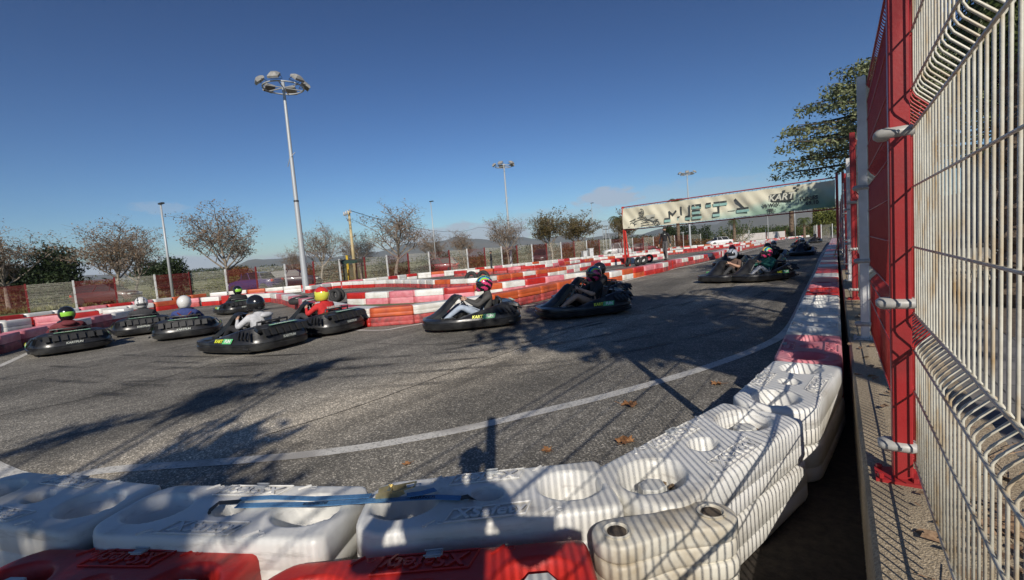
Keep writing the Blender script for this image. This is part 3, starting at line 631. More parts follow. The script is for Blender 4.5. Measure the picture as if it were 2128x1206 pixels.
mb.add(vs,[(i*(nz+1)+j,(i+1)*(nz+1)+j,(i+1)*(nz+1)+j+1,i*(nz+1)+j+1) for i in range(nx) for j in range(nz)])
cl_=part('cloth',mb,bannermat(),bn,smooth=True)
INK=mat('banner_black_ink',(.03,.035,.035),(.07,.08,.08),rough=.6,scale=9); TEAL=mat('banner_teal_ink',(.22,.42,.38),(.32,.5,.45),rough=.6,scale=4)
def bpt(x,z,off=.125): 
    u=x/BLn; return (x,-off-bw(u,.5)-.03,z)
def strokes(name,segs,w,m,off):
    mb=MB()
    for s in segs:
        for (xa,za),(xb,zb) in zip(s,s[1:]):
            n=max(1,int(math.hypot(xb-xa,zb-za)/.18)); d=Vector((xb-xa,0,zb-za)); l=d.length or 1; t=d/l; q=Vector((-t.z,0,t.x))*w/2
            for k in range(n):
                p=[xa+(xb-xa)*k/n,za+(zb-za)*k/n]; r_=[xa+(xb-xa)*(k+1)/n,za+(zb-za)*(k+1)/n]
                P0,P1=Vector(bpt(*p,off)),Vector(bpt(*r_,off)); e=t*w*.45
                mb.add([P0-q-e*(k==0),P1-q+e*(k==n-1),P1+q+e*(k==n-1),P0+q-e*(k==0)],[(0,1,2,3)])
    return part(name,mb,m,bn)
# META: drop-shadow letters (only the dark shadow side and pale teal foot are printed)
MET=[]; k=BLn/16.0
x0=4.1*k; zB=2.78; zT=3.42
for (ox,s) in ((0,[[(0,0),(.34,0)],[(.34,0),(.34,.42)],[(.34,.42),(.62,.22)],[(.62,.22),(.88,.42)],[(1.3,.05),(1.3,.62)],[(1.05,.02),(1.3,.02)]]),
 (1.75,[[(0,.0),(.35,.0)],[(.35,0),(.35,.62)],[(.62,.0),(1.25,.0)],[(.62,.3),(1.15,.3)],[(.62,.62),(1.25,.62)],[(1.25,.62),(1.25,.52)]]),
 (3.5,[[(0,.62),(.3,.62)],[(.62,.62),(.95,.62)],[(.55,.02),(.9,.02)],[(.9,.02),(.9,.5)],[(1.1,.62),(1.45,.62)]]),
 (5.1,[[(.0,0),(.4,.0)],[(.55,.66),(1.15,.12)],[(.7,.10),(1.45,.10)]])):
    MET.append([[(x0+(ox+p[0])*k*.98,zB+p[1]*.95) for p in q] for q in s])
for L_ in MET:
    strokes('letter_underlay',[[(a+.0,b-.13) for a,b in s] for s in L_ if abs(s[0][1]-s[-1][1])<.05],.14,TEAL,.124)
    strokes('letter',L_,.105,INK,.130)
# kart drawing: plain line sketch of a low kart with a seated driver
kx,kz=.30*k+.1,2.62
def arc(cx,cz,r,a0,a1,n=10,sy=1): return [(cx+r*math.cos(a0+(a1-a0)*i/n),cz+r*sy*math.sin(a0+(a1-a0)*i/n)) for i in range(n+1)]
strokes('kart_drawing',[arc(kx+2.1,kz,.20,0,2*PI,12),arc(kx+2.1,kz,.11,0,2*PI,8),arc(kx+.35,kz,.17,0,2*PI,10),[(kx+.1,kz-.1),(kx+1.8,kz-.1)],[(kx+.5,kz+.2),(kx+1.0,kz+.32),(kx+1.3,kz+.2),(kx+1.8,kz+.3)],[(kx+.55,kz+.05),(kx+1.6,kz+.05)],[(kx+.2,kz+.25),(kx+.6,kz+.38)]],.045,INK,.128)
strokes('kart_drawing',[arc(kx+1.05,kz+.72,.22,-2.4,2.2,10,1.1),[(kx+.88,kz+.66),(kx+1.2,kz+.66)],[(kx+.85,kz+.74),(kx+1.15,kz+.80)],[(kx+.75,kz+.42),(kx+1.35,kz+.42)],[(kx+1.35,kz+.42),(kx+1.55,kz+.15)]],.045,INK,.128)
strokes('kart_drawing',[[(kx+1.45,kz+.45),(kx+1.95,kz+.45)],[(kx+1.5,kz+.35),(kx+1.9,kz+.2)]],.14,mat('banner_grey_ink',(.45,.45,.38),rough=.6),.126)
def btext(txt,x,z,size,m,bold=.0,shear=0): put_text(bn,txt,size,m,frame(bpt(x,z,.132),(1,0,0),(0,-1,0)),.001,bold,shear)
mb=MB(); c=bpt(12.75*k,3.22,.124); mb.box((c[0],c[1],c[2]),(1.5*k,.004,.42)); part('logo_panel',mb,INK,bn)
btext('KART',12.7*k,3.22,.46,mat('banner_pale_ink',(.6,.6,.5),rough=.6),.012,.25)
mb=MB()
for i in range(5):
    for j in range(3):
        if (i+j)%2==0: c=bpt(12.9*k+i*.15+j*.03,3.52+j*.10,.13); mb.box((c[0],c[1],c[2]),(.13,.003,.09))
part('chequered_mark',mb,INK,bn)
btext('WWW.',12.1*k,2.86,.25,INK,.01); btext('TEL:',12.1*k,2.60,.22,INK,.01); btext('FUN.ES',14.4*k,3.0,.25,INK,.01); btext('69.10',14.6*k,2.76,.25,INK,.01)
mb=MB()
for i in range(60):
    u=(i+.5)/60
    for z in (bz(u,1),bz(u,0)): mb.tube([(u*BLn,-.10,z),(u*BLn,.09,z+(.06 if z>3 else -.05))],.008,3)
tt=part('eyelet_ties',mb,DARKM,bn); tt['kind']='stuff'
# ------------------------------------------------------------------ lighting masts
def mast(px,py,label,hh=12.3,heads=6,r0=.19):
    p=g(px,py); t=thing('floodlight_mast',label,'floodlight mast',p)
    mb=MB(); mb.tube([(0,0,0),(0,0,hh*.45),(0,0,hh*.451),(0,0,hh)],[r0,r0*.72,r0*.66,r0*.40],14); po=part('pole',mb,STEEL,t,smooth=True,ang=40)
    mb=MB(); mb.lathe([(r0*1.6,0),(r0*1.6,.03),(r0,.04)],8); part('base_flange',mb,STEEL,po)
    mb=MB(); mb.tube([(0,0,hh*.45-.05),(0,0,hh*.45+.06)],r0*.78,12); part('joint_band',mb,DARKM,po)
    mb=MB(); q=hh*.655; mb.tube([(-.32,-.1,q-.42),(0,-r0*.6,q),(.30,.1,q+.35)],.022,5); part('climbing_bar',mb,STEEL,po)
    Rg=1.12; z=hh-.1; mb=MB(); mb.tube([(Rg*math.cos(2*PI*k/28),Rg*math.sin(2*PI*k/28),z) for k in range(29)],.045,6); rg=part('ring',mb,STEEL,t,smooth=True)
    for k in range(6):
        a=2*PI*k/6+.3; mb=MB(); mb.tube([(0,0,z),(Rg*math.cos(a),Rg*math.sin(a),z)],.032,5); part('spoke',mb,STEEL,rg)
    mb=MB(); mb.tube([(0,0,z-.25),(0,0,z+.35)],r0*.5,8); part('hub',mb,STEEL,rg)
    for k in range(heads):
        a=2*PI*k/heads-YAW+.25+PI/2; Mx=Matrix.Translation((Rg*1.08*math.cos(a),Rg*1.08*math.sin(a),z+.22))@Matrix.Rotation(a,4,'Z')@Matrix.Rotation(R(38),4,'Y')
        mb=MB(); mb.loft([[(x*s,y*s,zz) for x,y in ((-.26,-.3),(.26,-.3),(.26,.3),(-.26,.3))] for zz,s in ((-.02,1),(.10,1),(.22,.55),(.25,.3))],M=Mx)
        h=part('lamp_head',mb,mat('weathered_lamp_housing',(.20,.20,.19),(.32,.31,.29),rough=.6,scale=6),t,ang=30)
        mb=MB(); mb.box((0,0,-.026),(.44,.52,.01),M=Mx); part('glass',mb,mat('dusty_lamp_glass',(.10,.09,.07),(.16,.14,.11),rough=.25,scale=6),h)
        mb=MB(); mb.tube([(-.05,-.34,.02),(-.2,-.34,-.2),(-.2,.34,-.2),(-.05,.34,.02)],.018,4,M=Mx); part('bracket',mb,DARKM,h)
    return t
mast(637,608,'tallest floodlight mast with six lamps, standing by the corner barrier row',12.35)
mast(1063,550,'middle floodlight mast, behind the young man in black',12.6,5)
mast(1435,515.5,'far floodlight mast rising behind the finish banner',12.6,5)
def lamp_post(px,ppm,top,label,r=.09,cat='lamp post'):
    p=gp(px,ppm); hh=H+(hz(px)-top)/ppm; t=thing('lamp_post',label,cat,p)
    mb=MB(); mb.tube([(0,0,0),(0,0,hh)],[r,r*.55],8); part('pole',mb,STEEL,t,smooth=True)
    mb=MB(); mb.box((.12,0,hh+.03),(.55,.22,.1),b=.02); part('lamp_head',mb,DARKM,t); return t
lamp_post(361,31.5,425,'plain slim lamp post at the left between two bare trees',.10)
lamp_post(908,18,420,'thin distant lamp post right of the tallest bare tree',.07)
lamp_post(1236,12,423,'faint thin lamp post under the grey cloud',.06)
lamp_post(1597,11,446,'thin lamp post in front of the far right hills',.06)
lamp_post(1653,12,415,'dark pole behind the far hedge below the banner',.08)
# utility pole with cross arm
p=gp(740,24); t=thing('utility_pole','wooden utility pole with a cross arm and insulators','utility pole',p,R(-20))
YEL=mat('pale_pole_timber',(.42,.33,.17),(.55,.45,.26),rough=.8,scale=3)
mb=MB(); mb.tube([(0,0,0),(0,0,6.1)],[.16,.10],8); part('pole',mb,YEL,t,smooth=True)
mb=MB(); mb.box((-.5,0,5.95),(2.2,.10,.10)); ar=part('cross_arm',mb,mat('grey_arm_metal',(.5,.48,.42),rough=.6),t)
mb=MB(); mb.tube([(-1.3,0,5.9),(0,0,5.0)],.025,5); part('brace',mb,STEEL,ar)
for x in (-1.5,-.9,-.3,.4):
    mb=MB(); mb.lathe([(.03,0),(.07,.06),(.035,.1),(.06,.16),(.02,.24)],8,M=Matrix.Translation((x,0,6.0))); part('insulator',mb,mat('glazed_insulator',(.55,.5,.45),rough=.3),ar,smooth=True)
# wires from the pole
mb=MB()
P0=p+Vector((0,0,6.2)); P1=gp(1000,9)+Vector((0,0,8.0)); P2=gp(1300,8)+Vector((0,0,8.5))
for A_,B_,sg in ((P0,P1,1.4),(P1,P2,1.2)):
    mb.tube([A_.lerp(B_,i/16)-Vector((0,0,sg*4*(i/16)*(1-i/16))) for i in range(17)],.03,3)
tag(part('overhead_cable',mb,DARKM,None),'thin sagging overhead cable crossing above the distant trees','cable')
# yellow goal-like posts
t=thing('yellow_frame','bright yellow upright frame behind the green shelter','frame',gp(726,25.5),R(-25))
for x in (-.12,.28): mb=MB(); mb.tube([(x,0,0),(x,0,2.3)],.05,6); part('upright',mb,mat('yellow_paint',(.62,.42,.03),rough=.5),t)
mb=MB(); mb.tube([(-.4,0,1.0),(.5,0,1.0)],.035,5); part('rail',mb,MATS['yellow_paint'],t)
# green shelter
a,b=gp(712,27.0),gp(764,26.0); d=b-a; t=thing('green_shelter','small green-roofed shelter on dark posts by the perimeter','shelter',a,math.atan2(d.y,d.x)); L=d.length
GRN=mat('dark_green_canvas',(.02,.045,.035),(.035,.07,.05),rough=.8,scale=4)
mb=MB(); vs=[]
for i in range(13):
    for j,(yy,zz) in enumerate(((-.55,1.62),(-.55,1.80),(0,1.93),(.55,1.82),(.55,1.64))): vs.append((-.15+(L+.35)*i/12,yy,zz+.03*math.sin(i*2.3+j)))
mb.add(vs,[(i*5+j,(i+1)*5+j,(i+1)*5+j+1,i*5+j+1) for i in range(12) for j in range(4)]); part('canopy',mb,GRN,t)
for x in (0,L*.72):
    for yy in (-.5,.5): mb=MB(); mb.tube([(x,yy,0),(x,yy,1.8)],.05,6); part('post',mb,DARKM,t)
# small signs
def signpost(px,ppm,hh,w,h,m,label):
    t=thing('sign_post',label,'sign',gp(px,ppm),-YAW*.6); mb=MB(); mb.tube([(0,0,0),(0,0,hh)],.04,6); part('post',mb,WHTP,t)
    mb=MB(); mb.box((0,-.05,hh-h/2),(w,.02,h)); part('plate',mb,m,t)
signpost(598,28,1.7,.22,.4,WHTP,'narrow white sign plate on a fence post near the tall mast')
signpost(1421,12.8,2.7,.5,.12,WHTP,'white T-shaped sign behind the walking man')
# white cabinets by the fence
for (xa,ppm,w,h,lab) in ((1215,17.6,.55,1.0,'low cream utility cabinet beside the cream mesh panel'),(1227,17.3,.85,1.25,'taller white utility cabinet with a dark door edge')):
    t=thing('utility_cabinet',lab,'cabinet',gp(xa,ppm),-YAW); mb=MB(); mb.box((0,0,h/2),(w,.5,h),b=.03); part('body',mb,WHTP,t); mb=MB(); mb.box((0,0,h+.03),(w+.08,.58,.06)); part('lid',mb,WHTP,t)
    mb=MB(); mb.box((w*.28,-.256,h*.5),(w*.35,.01,h*.8)); part('door',mb,mat('cabinet_door_grey',(.35,.3,.27),rough=.6),t)
# blue-grey lattice tower
t=thing('lattice_tower','grey steel lattice ladder tower behind the bushes','tower',gp(1262,13.5),-YAW)
mb=MB()
for x in (-.35,.35):
    for y in (-.3,.3): mb.tube([(x,y,0),(x,y,4.6)],.05,4)
part('upright',mb,STEEL,t) if 0 else None
for x in (-.35,.35):
    for y in (-.3,.3): q=MB(); q.tube([(x,y,0),(x,y,4.6)],.05,4); part('upright',q,STEEL,t)
for z in (1.2,1.9,2.6,3.3,4.0,4.5): q=MB(); q.tube([(-.35,-.3,z),(.35,-.3,z)],.04,4); q.tube([(-.35,-.3,z),(-.35,.3,z)],.04,4); q.tube([(.35,-.3,z),(.35,.3,z)],.04,4); q.tube([(-.35,.3,z),(.35,.3,z)],.04,4); part('rung',q,DARKM,t)
# tyres on the islands
RUB=mat('black_rubber',(.018,.018,.018),(.035,.034,.033),rough=.75,scale=30)
def torus_mb(R0,r,M=None,n=20,m=8,mb=None,sq=1):
    mb=mb or MB(); rings=[]
    for i in range(n):
        a=2*PI*i/n; rings.append([((R0+r*math.cos(b))*math.cos(a),(R0+r*math.cos(b))*math.sin(a),r*sq*math.sin(b)) for b in [2*PI*j/m for j in range(m)]])
    rings.append(rings[0]); return mb.loft(rings,M=M,caps=False)
def tyre(p,lean,az,label,R0=.22,r=.09):
    mb=torus_mb(R0,r,sq=1.15); o=link('loose_tyre',mb.mesh('loose_tyre',RUB,True),None,p); o.rotation_euler=(R(lean),0,az); return tag(o,label,'tyre','loose tyres around the track')
for i,(x,y,ln,lab) in enumerate(((1285,557,70,'loose tyre left of the gantry leg, leaning on the red block'),(1306,556,75,'loose tyre right at the foot of the gantry leg'),(1319,553,60,'second loose tyre right of the gantry leg'),(1332,548,80,'rightmost loose tyre by the gantry leg'))):
    q=g(x,y,0)+Vector((.3,.9,.30)); tyre(q,ln,R(-50+i*17),lab)
for i,(x,y,lab) in enumerate(((621,624,'flat tyre left of the tall mast base'),(652,628,'flat tyre right of the tall mast base'))):
    tyre(g(x,y,.35),8,0,lab,.26,.09)
for i,(x,y,lab) in enumerate(((697,628,'upright tyre behind the red-suited driver'),(703,627,'second upright tyre behind the red-suited driver'))):
    tyre(g(x,y,.12)+Vector((0,0,.25)),80,R(20+40*i),lab,.19,.08)
for i,(x,y,lab) in enumerate(((975,580,'half-buried tyre on the second island, left one'),(1000,578,'half-buried tyre on the second island, right one'))):
    tyre(g(x,y,.42)+Vector((-.3,.5,-.02)),80,R(10),lab,.26,.09)
# ------------------------------------------------------------------ ratchet strap on the near blocks
SZT=2*MH+.004
def strap():
    t=thing('ratchet_strap','blue ratchet strap with a brass-coloured buckle lying across two white blocks','strap')
    BLU=mat('blue_webbing',(.06,.17,.34),(.10,.25,.45),rough=.75,scale=120); BLK=mat('black_sleeve',(.012,.012,.014),rough=.6)
    def band(pts,w,m,name='webbing',th=.003,parent=t):
        mb=MB(); L=[]; n=len(pts)
        for i,(x,y,z) in enumerate(pts):
            a=Vector(pts[max(i-1,0)]); b=Vector(pts[min(i+1,n-1)]); d=(b-a); d.z=0; d.normalize(); s=Vector((-d.y,d.x,0))*w/2; p=Vector((x,y,z))
            L.append([p-s,p+s,p+s+Vector((0,0,th)),p-s+Vector((0,0,th))])
        mb.loft([[tuple(q) for q in r] for r in L]); return part(name,mb,m,parent)
    def P(x,y,dz=.003): q=g(x,y,SZT+dz); return (q.x,q.y,q.z)
    main=band([P(492,1052,.004),P(560,1050,.006),P(640,1049,.012),P(700,1046,.012),P(760,1042,.008),P(860,1036,.006),P(905,1034,.006),P(958,1036,.004)],.034,BLU)
    band([P(498,1038,.003),P(560,1034,.008),P(650,1037,.016),P(720,1034,.014),P(770,1031,.02)],.030,BLU)
    band([P(845,1030,.02),P(875,1026,.018),P(905,1018,.012)],.034,BLU)
    band([P(432,1078,-.03),P(436,1062,.008),P(455,1046,.016),P(498,1043,.012)],.030,BLK,'sleeve')
    band([P(958,1036,.006),P(975,1032,.012),P(984,1040,-.02)],.030,BLK,'sleeve')
    # ratchet
    c=Vector(P(820,1028,.012)); d=Vector(P(860,1024))-Vector(P(780,1031)); a=math.atan2(d.y,d.x); Mx=Matrix.Translation(c)@Matrix.Rotation(a,4,'Z')
    BR=mat('yellow_zinc_metal',(.45,.38,.20),(.58,.5,.3),rough=.35,metal=.8,scale=30)
    rt=link('ratchet',None,t)
    for s in (-1,1):
        mb=MB(); mb.loft([[(-.075,s*.024+o,.0),(.02,s*.024+o,.0),(.05,s*.024+o,.012),(.045,s*.024+o,.026),(-.03,s*.024+o,.03),(-.07,s*.024+o,.022)] for o in (-.0012,.0012)],M=Mx); part('side_plate',mb,BR,rt)
        mb=MB(); mb.lathe([(.016,-.002),(.016,.002)],14,M=Mx@Matrix.Translation((-.02,s*.029,.018))@Matrix.Rotation(PI/2,4,'X')); part('gear',mb,BR,rt)
    mb=MB(); mb.tube([(-.02,-.03,.018),(-.02,.03,.018)],.010,10,M=Mx); part('spindle',mb,BR,rt)
    mb=MB(); mb.tube([(-.01,-.027,.022),(.085,-.022,.036),(.09,-.018,.038),(.09,.018,.038),(.085,.022,.036),(-.01,.027,.022)],.004,6,M=Mx); part('handle',mb,BR,rt)
    for x1,x2,y1,y2,fl in ((628,682,1049,1046,0),(848,910,1037,1034.5,1)):
        A_,B_=Vector(P(x1,y1,.0135 if not fl else .011)),Vector(P(x2,y2,.0135 if not fl else .011)); dd=(B_-A_)
        put_text(t,'BERNER',.030,mat('strap_black_print',(.015,.015,.02),rough=.6),frame((A_+B_)/2+Vector((0,0,.004)),dd if fl else -dd,(0,0,1)),.0002,.0)
strap()
# ------------------------------------------------------------------ fallen leaves
def leaf_mesh(seed,size=.07):
    rr=random.Random(seed); mb=MB(); vs=[(0,0,.004)]; n=20
    for i in range(n):
        a=2*PI*i/n; lobe=.62+.38*(i%4==0)+.12*(i%4==2)+rr.uniform(-.1,.1)
        vs.append((size*lobe*math.cos(a),size*lobe*math.sin(a),size*rr.uniform(.02,.32)))
    mb.add(vs,[(0,1+i,1+(i+1)%n) for i in range(n)])
    mb.tube([(0,0,.006),(-size*.9,-size*.3,.01),(-size*1.5,-size*.3,.02)],.0015,3); return mb
LEAFB=mat('dry_brown_leaf',(.20,.085,.03),(.34,.17,.07),rough=.8,scale=20)
LM=[leaf_mesh(i).mesh('fallen_leaf',LEAFB) for i in range(3)]
for i,(x,y,z,s,lab) in enumerate(((1310,843,.006,1.25,'orange-brown fallen leaf on the asphalt near the white edge line'),(1300,918,.006,1.2,'orange-brown fallen leaf on the asphalt close to the capped white block'),(1137,937,.006,.7,'small tan leaf on the asphalt left of the two larger leaves'),(845,965,.006,.5,'tiny pale leaf on the asphalt above the ratchet strap'),
   (262,1082,.30,.8,'curled brown leaf lying in the well of the left white block'),(782,1082,.30,.9,'crumpled tan leaf in the well of the strapped white block'),(1160,1010,.30,.9,'spiky brown leaf in the right well of the strapped white block'),(1490,798,.006,1,'dull leaf in the shaded asphalt near the edge line'))):
    o=link('fallen_leaf',LM[i%3],None,g(x,y,z),i*1.3); o.scale=(s,s,s*1.2); o.rotation_euler[0]=.3 if z>.1 else 0; tag(o,lab,'leaf','fallen leaves')
mb=MB(); rr=random.Random(8)
for i in range(420):
    y=rr.uniform(.2,2.2) if i<260 else rr.uniform(2.4,9); x=rr.gauss(.40,.07) if i<260 else rr.gauss(.3,.09)
    s=rr.uniform(.01,.035); a=rr.uniform(0,6.28); t_=rr.uniform(-.5,.5)
    mb.add([(-s,-s*.5,0),(s,-s*.6,s*t_),(s*.7,s*.6,s*.5),(-s*.6,s*.4,s*.3)],[(0,1,2,3)],M=Matrix.Translation((x,y,SZ+.004+rr.uniform(0,.012)))@Matrix.Rotation(a,4,'Z'))
for i in range(60):
    y=rr.uniform(.2,3); x=rr.gauss(.5,.12); l=rr.uniform(.05,.25); a=rr.uniform(0,6.28)
    mb.tube([(x,y,SZ+.006),(x+l*math.cos(a),y+l*math.sin(a),SZ+.008+rr.uniform(0,.02))],.0018,3)
tag(link('leaf_litter',mb.mesh('leaf_litter',mat('leaf_litter',(.10,.055,.03),(.30,.20,.12),rough=.9,scale=40,island=.4))),'dry leaves and twigs along the foot of the mesh fence','leaf litter',kind='stuff')
# ------------------------------------------------------------------ vegetation
BARK=mat('pale_plane_bark',(.16,.13,.10),(.34,.29,.23),rough=.9,scale=7,bump=.4,bscale=20)
TWIG=mat('grey_brown_twig',(.15,.12,.095),(.25,.20,.16),rough=.9,scale=9)
BROWNL=leafmat('withered_plane_leaf',(.15,.10,.06),(.30,.215,.14),scale=3)
OLIVEL=leafmat('brown_green_leaf',(.07,.065,.022),(.17,.12,.045),scale=2)
DARKL=leafmat('dark_evergreen_leaf',(.016,.032,.014),(.045,.065,.022),scale=1.5,island=.5)
GREENL=leafmat('mid_green_leaf',(.035,.065,.018),(.10,.13,.035),scale=2,island=.45)
YELL=leafmat('yellow_green_leaf',(.09,.12,.025),(.20,.20,.05),scale=2)
CEDL=leafmat('grey_green_needle',(.10,.13,.065),(.24,.26,.13),scale=1.6,island=.4,trans=.15)
RUSTL=leafmat('rust_shrub_leaf',(.12,.05,.02),(.22,.12,.04),scale=2)
PALML=leafmat('palm_frond_green',(.045,.07,.02),(.12,.14,.045),scale=2)
def rv(rr): 
    while 1:
        v=Vector((rr.uniform(-1,1),rr.uniform(-1,1),rr.uniform(-1,1)))
        if .05<v.length<1: return v.normalized()
def leafquad(mb,p,s,rr,mi=0):
    a=rv(rr); b=a.cross(rv(rr)).normalized(); mb.add([p-a*s,p-b*s*.45,p+a*s,p+b*s*.45],[(0,1,2,3)],mi)
def bare_meshes(seed,h=7,spread=.55,nl=1900,leafm=None,ls=.06,fork=.3,droop=0):
    rr=random.Random(seed); tr=MB(); cr=MB(); lf=MB(); tips=[]
    def br(p,d,l,r,lv):
        n=4 if lv<3 else 3; pts=[p]; q=p.copy(); dd=d.copy()
        for i in range(n):
            dd=(dd+rv(rr)*.20+Vector((0,0,.10 if lv<3 else -.02))).normalized(); q=q+dd*l/n; pts.append(q.copy())
        (tr if lv<=1 else cr).tube(pts,[r*(1-.55*i/n) for i in range(n+1)],7 if lv==0 else 5 if lv==1 else 3,caps=False)
        if lv>=2: tips.extend(pts[1:])
        if lv==4: return
        k=(7,5,5,4)[lv]
        for i in range(k):
            t=.40+.60*i/(k-1) if lv else .70+.30*i/(k-1); idx=min(n-1,int(t*n)); s=pts[idx].lerp(pts[idx+1],t*n-idx)
            az=i*2.4+rr.uniform(-.5,.5); up=(.12+.16*i) if lv==0 else rr.uniform(-.1,.7)
            o=Vector((math.cos(az),math.sin(az),up)); nd=(dd*.35+o*spread*1.6*(1 if lv==0 else .8)).normalized() if lv else (Vector((0,0,.35))+o*spread*1.5).normalized()
            br(s,nd,l*(rr.uniform(.85,1.1) if lv==0 else rr.uniform(.5,.72)),r*(.42 if lv==0 else .5),lv+1)
        if lv==0: br(pts[-1],Vector((rr.uniform(-.1,.1),rr.uniform(-.1,.1),1)).normalized(),l*1.1,r*.55,1)
    br(Vector((0,0,0)),Vector((0,0,1)),h*fork,h*.02,0)
    for _ in range(nl):
        t=rr.choice(tips); leafquad(lf,t+rv(rr)*.18,ls*rr.uniform(.6,1.4),rr)
    return tr,cr,lf
class TreeKind:
    def __init__(s,tr,cr,lf,tm,lm,cm=None):
        s.t=tr.mesh('trunk',tm,True); v=MB(); v.add(cr.v,cr.f,0); v.add(lf.v,lf.f,1); s.c=v.mesh('crown',[cm or TWIG,lm]); s.h=max(p[2] for p in cr.v+lf.v)
    def put(s,name,label,pos,h,rz=0,group=None,wx=1):
        t=thing(name,label,'tree',pos,rz,group); k=h/s.h; t.scale=(k*wx,k*wx,k); link('trunk',s.t,t); link('crown',s.c,t); return t
BK=[TreeKind(*bare_meshes(s,leafm=BROWNL,nl=n),BARK,BROWNL) for s,n in ((11,4600),(23,4200),(37,2400))]
LK=[TreeKind(*bare_meshes(s,nl=5200,ls=.095),BARK,OLIVEL) for s in (51,)]
def T(kind,px,ppm,top,label,name='plane_tree',wx=1,rz=None,grp='plane trees beyond the perimeter fence'):
    p=gp(px,ppm); return kind.put(name,label,p,H+(hz(px)-top)/ppm,px*.37 if rz is None else rz,grp,wx)
T(BK[0],248,27,448,'wide bare plane tree with brown leaves, left of the slim lamp post',wx=1.12)
T(BK[1],282,24,470,'smaller bare tree just behind the wide leftmost plane tree')
T(BK[1],478,26,421,'round bare plane tree between the slim post and the tall mast',wx=1.08,rz=2.0)
T(BK[2],668,24,452,'thin bare tree just right of the tall floodlight mast',wx=.95)
T(BK[2],612,22,505,'tiny bare sapling left of the tall mast base',wx=.8)
T(BK[0],752,22,474,'brown-leaved bare tree beside the utility pole')
T(BK[2],824,24,410,'tallest bare plane tree, in the centre of the photo',wx=1.18,rz=.6)
T(BK[1],905,17,480,'low bare tree half behind the tallest bare tree')
T(BK[1],969,17,474,'small lone bare tree over the centre hills')
T(BK[0],1058,17,440,'bare plane tree right behind the middle floodlight mast')
T(LK[0],1148,15,428,'brown leafy tree, left one of the pair by the grey cloud',wx=.95)
T(LK[0],1208,14,434,'brown leafy tree, right one of the pair by the grey cloud',rz=4)
T(LK[0],1297,13,432,'brown leafy tree at the left end of the finish banner',wx=.7,rz=1.1)
T(BK[0],20,25,456,'sprawling brown tree at the far left edge of the photo',wx=1.25,rz=3.1)
T(LK[0],-60,24,470,'olive brown tree cut by the left edge of the photo',rz=2)
def foliage(blobs,n,ls,seed,shell=.55):
    rr=random.Random(seed); mb=MB(); vol=[b[3]*b[4]*b[5] for b in blobs]; tot=sum(vol)
    for (x,y,z,a,b,c),v in zip(blobs,vol):
        for _ in range(int(n*v/tot)):
            d=rv(rr); k=shell+(1-shell)*rr.random()**.6; k*=1+.16*math.sin(d.x*5+x*3)*math.sin(d.y*6+y)+.1*math.sin(d.z*9+z)
            leafquad(mb,Vector((x+d.x*a*k,y+d.y*b*k,z+d.z*c*k)),ls*rr.uniform(.6,1.4),rr)
    return mb
def bush(name,label,pos,w,h,m,n,ls,seed,cat='bush',trunk=True,group=None,nb=7):
    rr=random.Random(seed); bl=[]
    for i in range(nb):
        s=rr.uniform(.3,.55); bl.append((rr.uniform(-.5,.5)*w*.7,rr.uniform(-.4,.4)*w*.5,h*rr.uniform(.3,.75),w*s*.62,w*s*.6,h*s*.62))
    t=thing(name,label,cat,pos,0,group); part('crown',foliage(bl,n,ls,seed,.35),m,t)
    mb=MB()
    for i in range(4):
        q=bl[i]; mb.tube([(rr.uniform(-.1,.1),0,0),(q[0]*.4,q[1]*.4,q[2]*.55),(q[0],q[1],q[2]*1.1)],[.06,.045,.02],4)
    part('trunk',mb,BARK,t); return t
bush('dark_evergreen_tree','big dark evergreen tree between the two leftmost brown trees',gp(118,23),5.6,5.3,DARKL,9000,.13,2,'tree',nb=12)
bush('dark_evergreen_tree','second dark evergreen mass behind the far left fence panels',gp(40,21),6.5,4.6,DARKL,8000,.14,7,'tree',nb=12)
bush('dark_evergreen_tree','low dark dome-shaped evergreen behind the slim lamp post',gp(345,20),5.0,3.9,DARKL,7000,.13,5,'tree',nb=10)
bush('shrub','small rusty shrub right of the round bare plane tree',gp(505,21),3.2,2.4,RUSTL,2600,.11,9,nb=8)
def hedge(px0,px1,ppm,tops,m,label,n,ls,seed,name='hedge',dz=0):
    a,b=gp(px0,ppm),gp(px1,ppm); t=thing(name,label,'hedge',a,math.atan2((b-a).y,(b-a).x)); L=(b-a).length; rr=random.Random(seed); bl=[]
    k=max(3,int(L/1.3))
    for i in range(k):
        hh=tops*rr.uniform(.75,1.1); bl.append((L*(i+.5)/k,rr.uniform(-.4,.4),hh*.5,L/k*.75,.8,hh*.52))
    part('crown',foliage(bl,n,ls,seed,.3),m,t); mb=MB(); rr=random.Random(seed)
    for i in range(k): mb.tube([(L*(i+.5)/k,0,0),(L*(i+.5)/k+rr.uniform(-.3,.3),0,tops*.6)],[.05,.02],4)
    st=part('stems',mb,TWIG,t); st['kind']='stuff'; return t
hedge(175,262,24,1.9,OLIVEL,'brown green hedge behind the brown hatchback',2600,.10,3)
hedge(-240,60,24,2.2,OLIVEL,'dull thicket behind the far left red panel',4200,.12,33)
hedge(440,570,22,1.5,YELL,'yellowish low hedge behind the purple car',2600,.09,4)
hedge(618,708,23,1.7,RUSTL,'rusty hedge behind the cream panel right of the tall mast',2600,.09,5)
hedge(775,905,21,1.15,OLIVEL,'low olive hedge under the tallest bare tree',2600,.09,6)
hedge(940,1010,17,1.9,RUSTL,'rust brown hedge left of the young man in black',2200,.10,8)
hedge(1000,1110,16,1.5,OLIVEL,'low mixed hedge around the middle mast',2600,.09,10)
hedge(1105,1215,14.5,2.7,RUSTL,'tall red brown hedge under the pair of leafy trees',4200,.11,12)
hedge(1205,1330,12.5,3.0,OLIVEL,'tall olive hedge left of the banner leg',4200,.12,13)
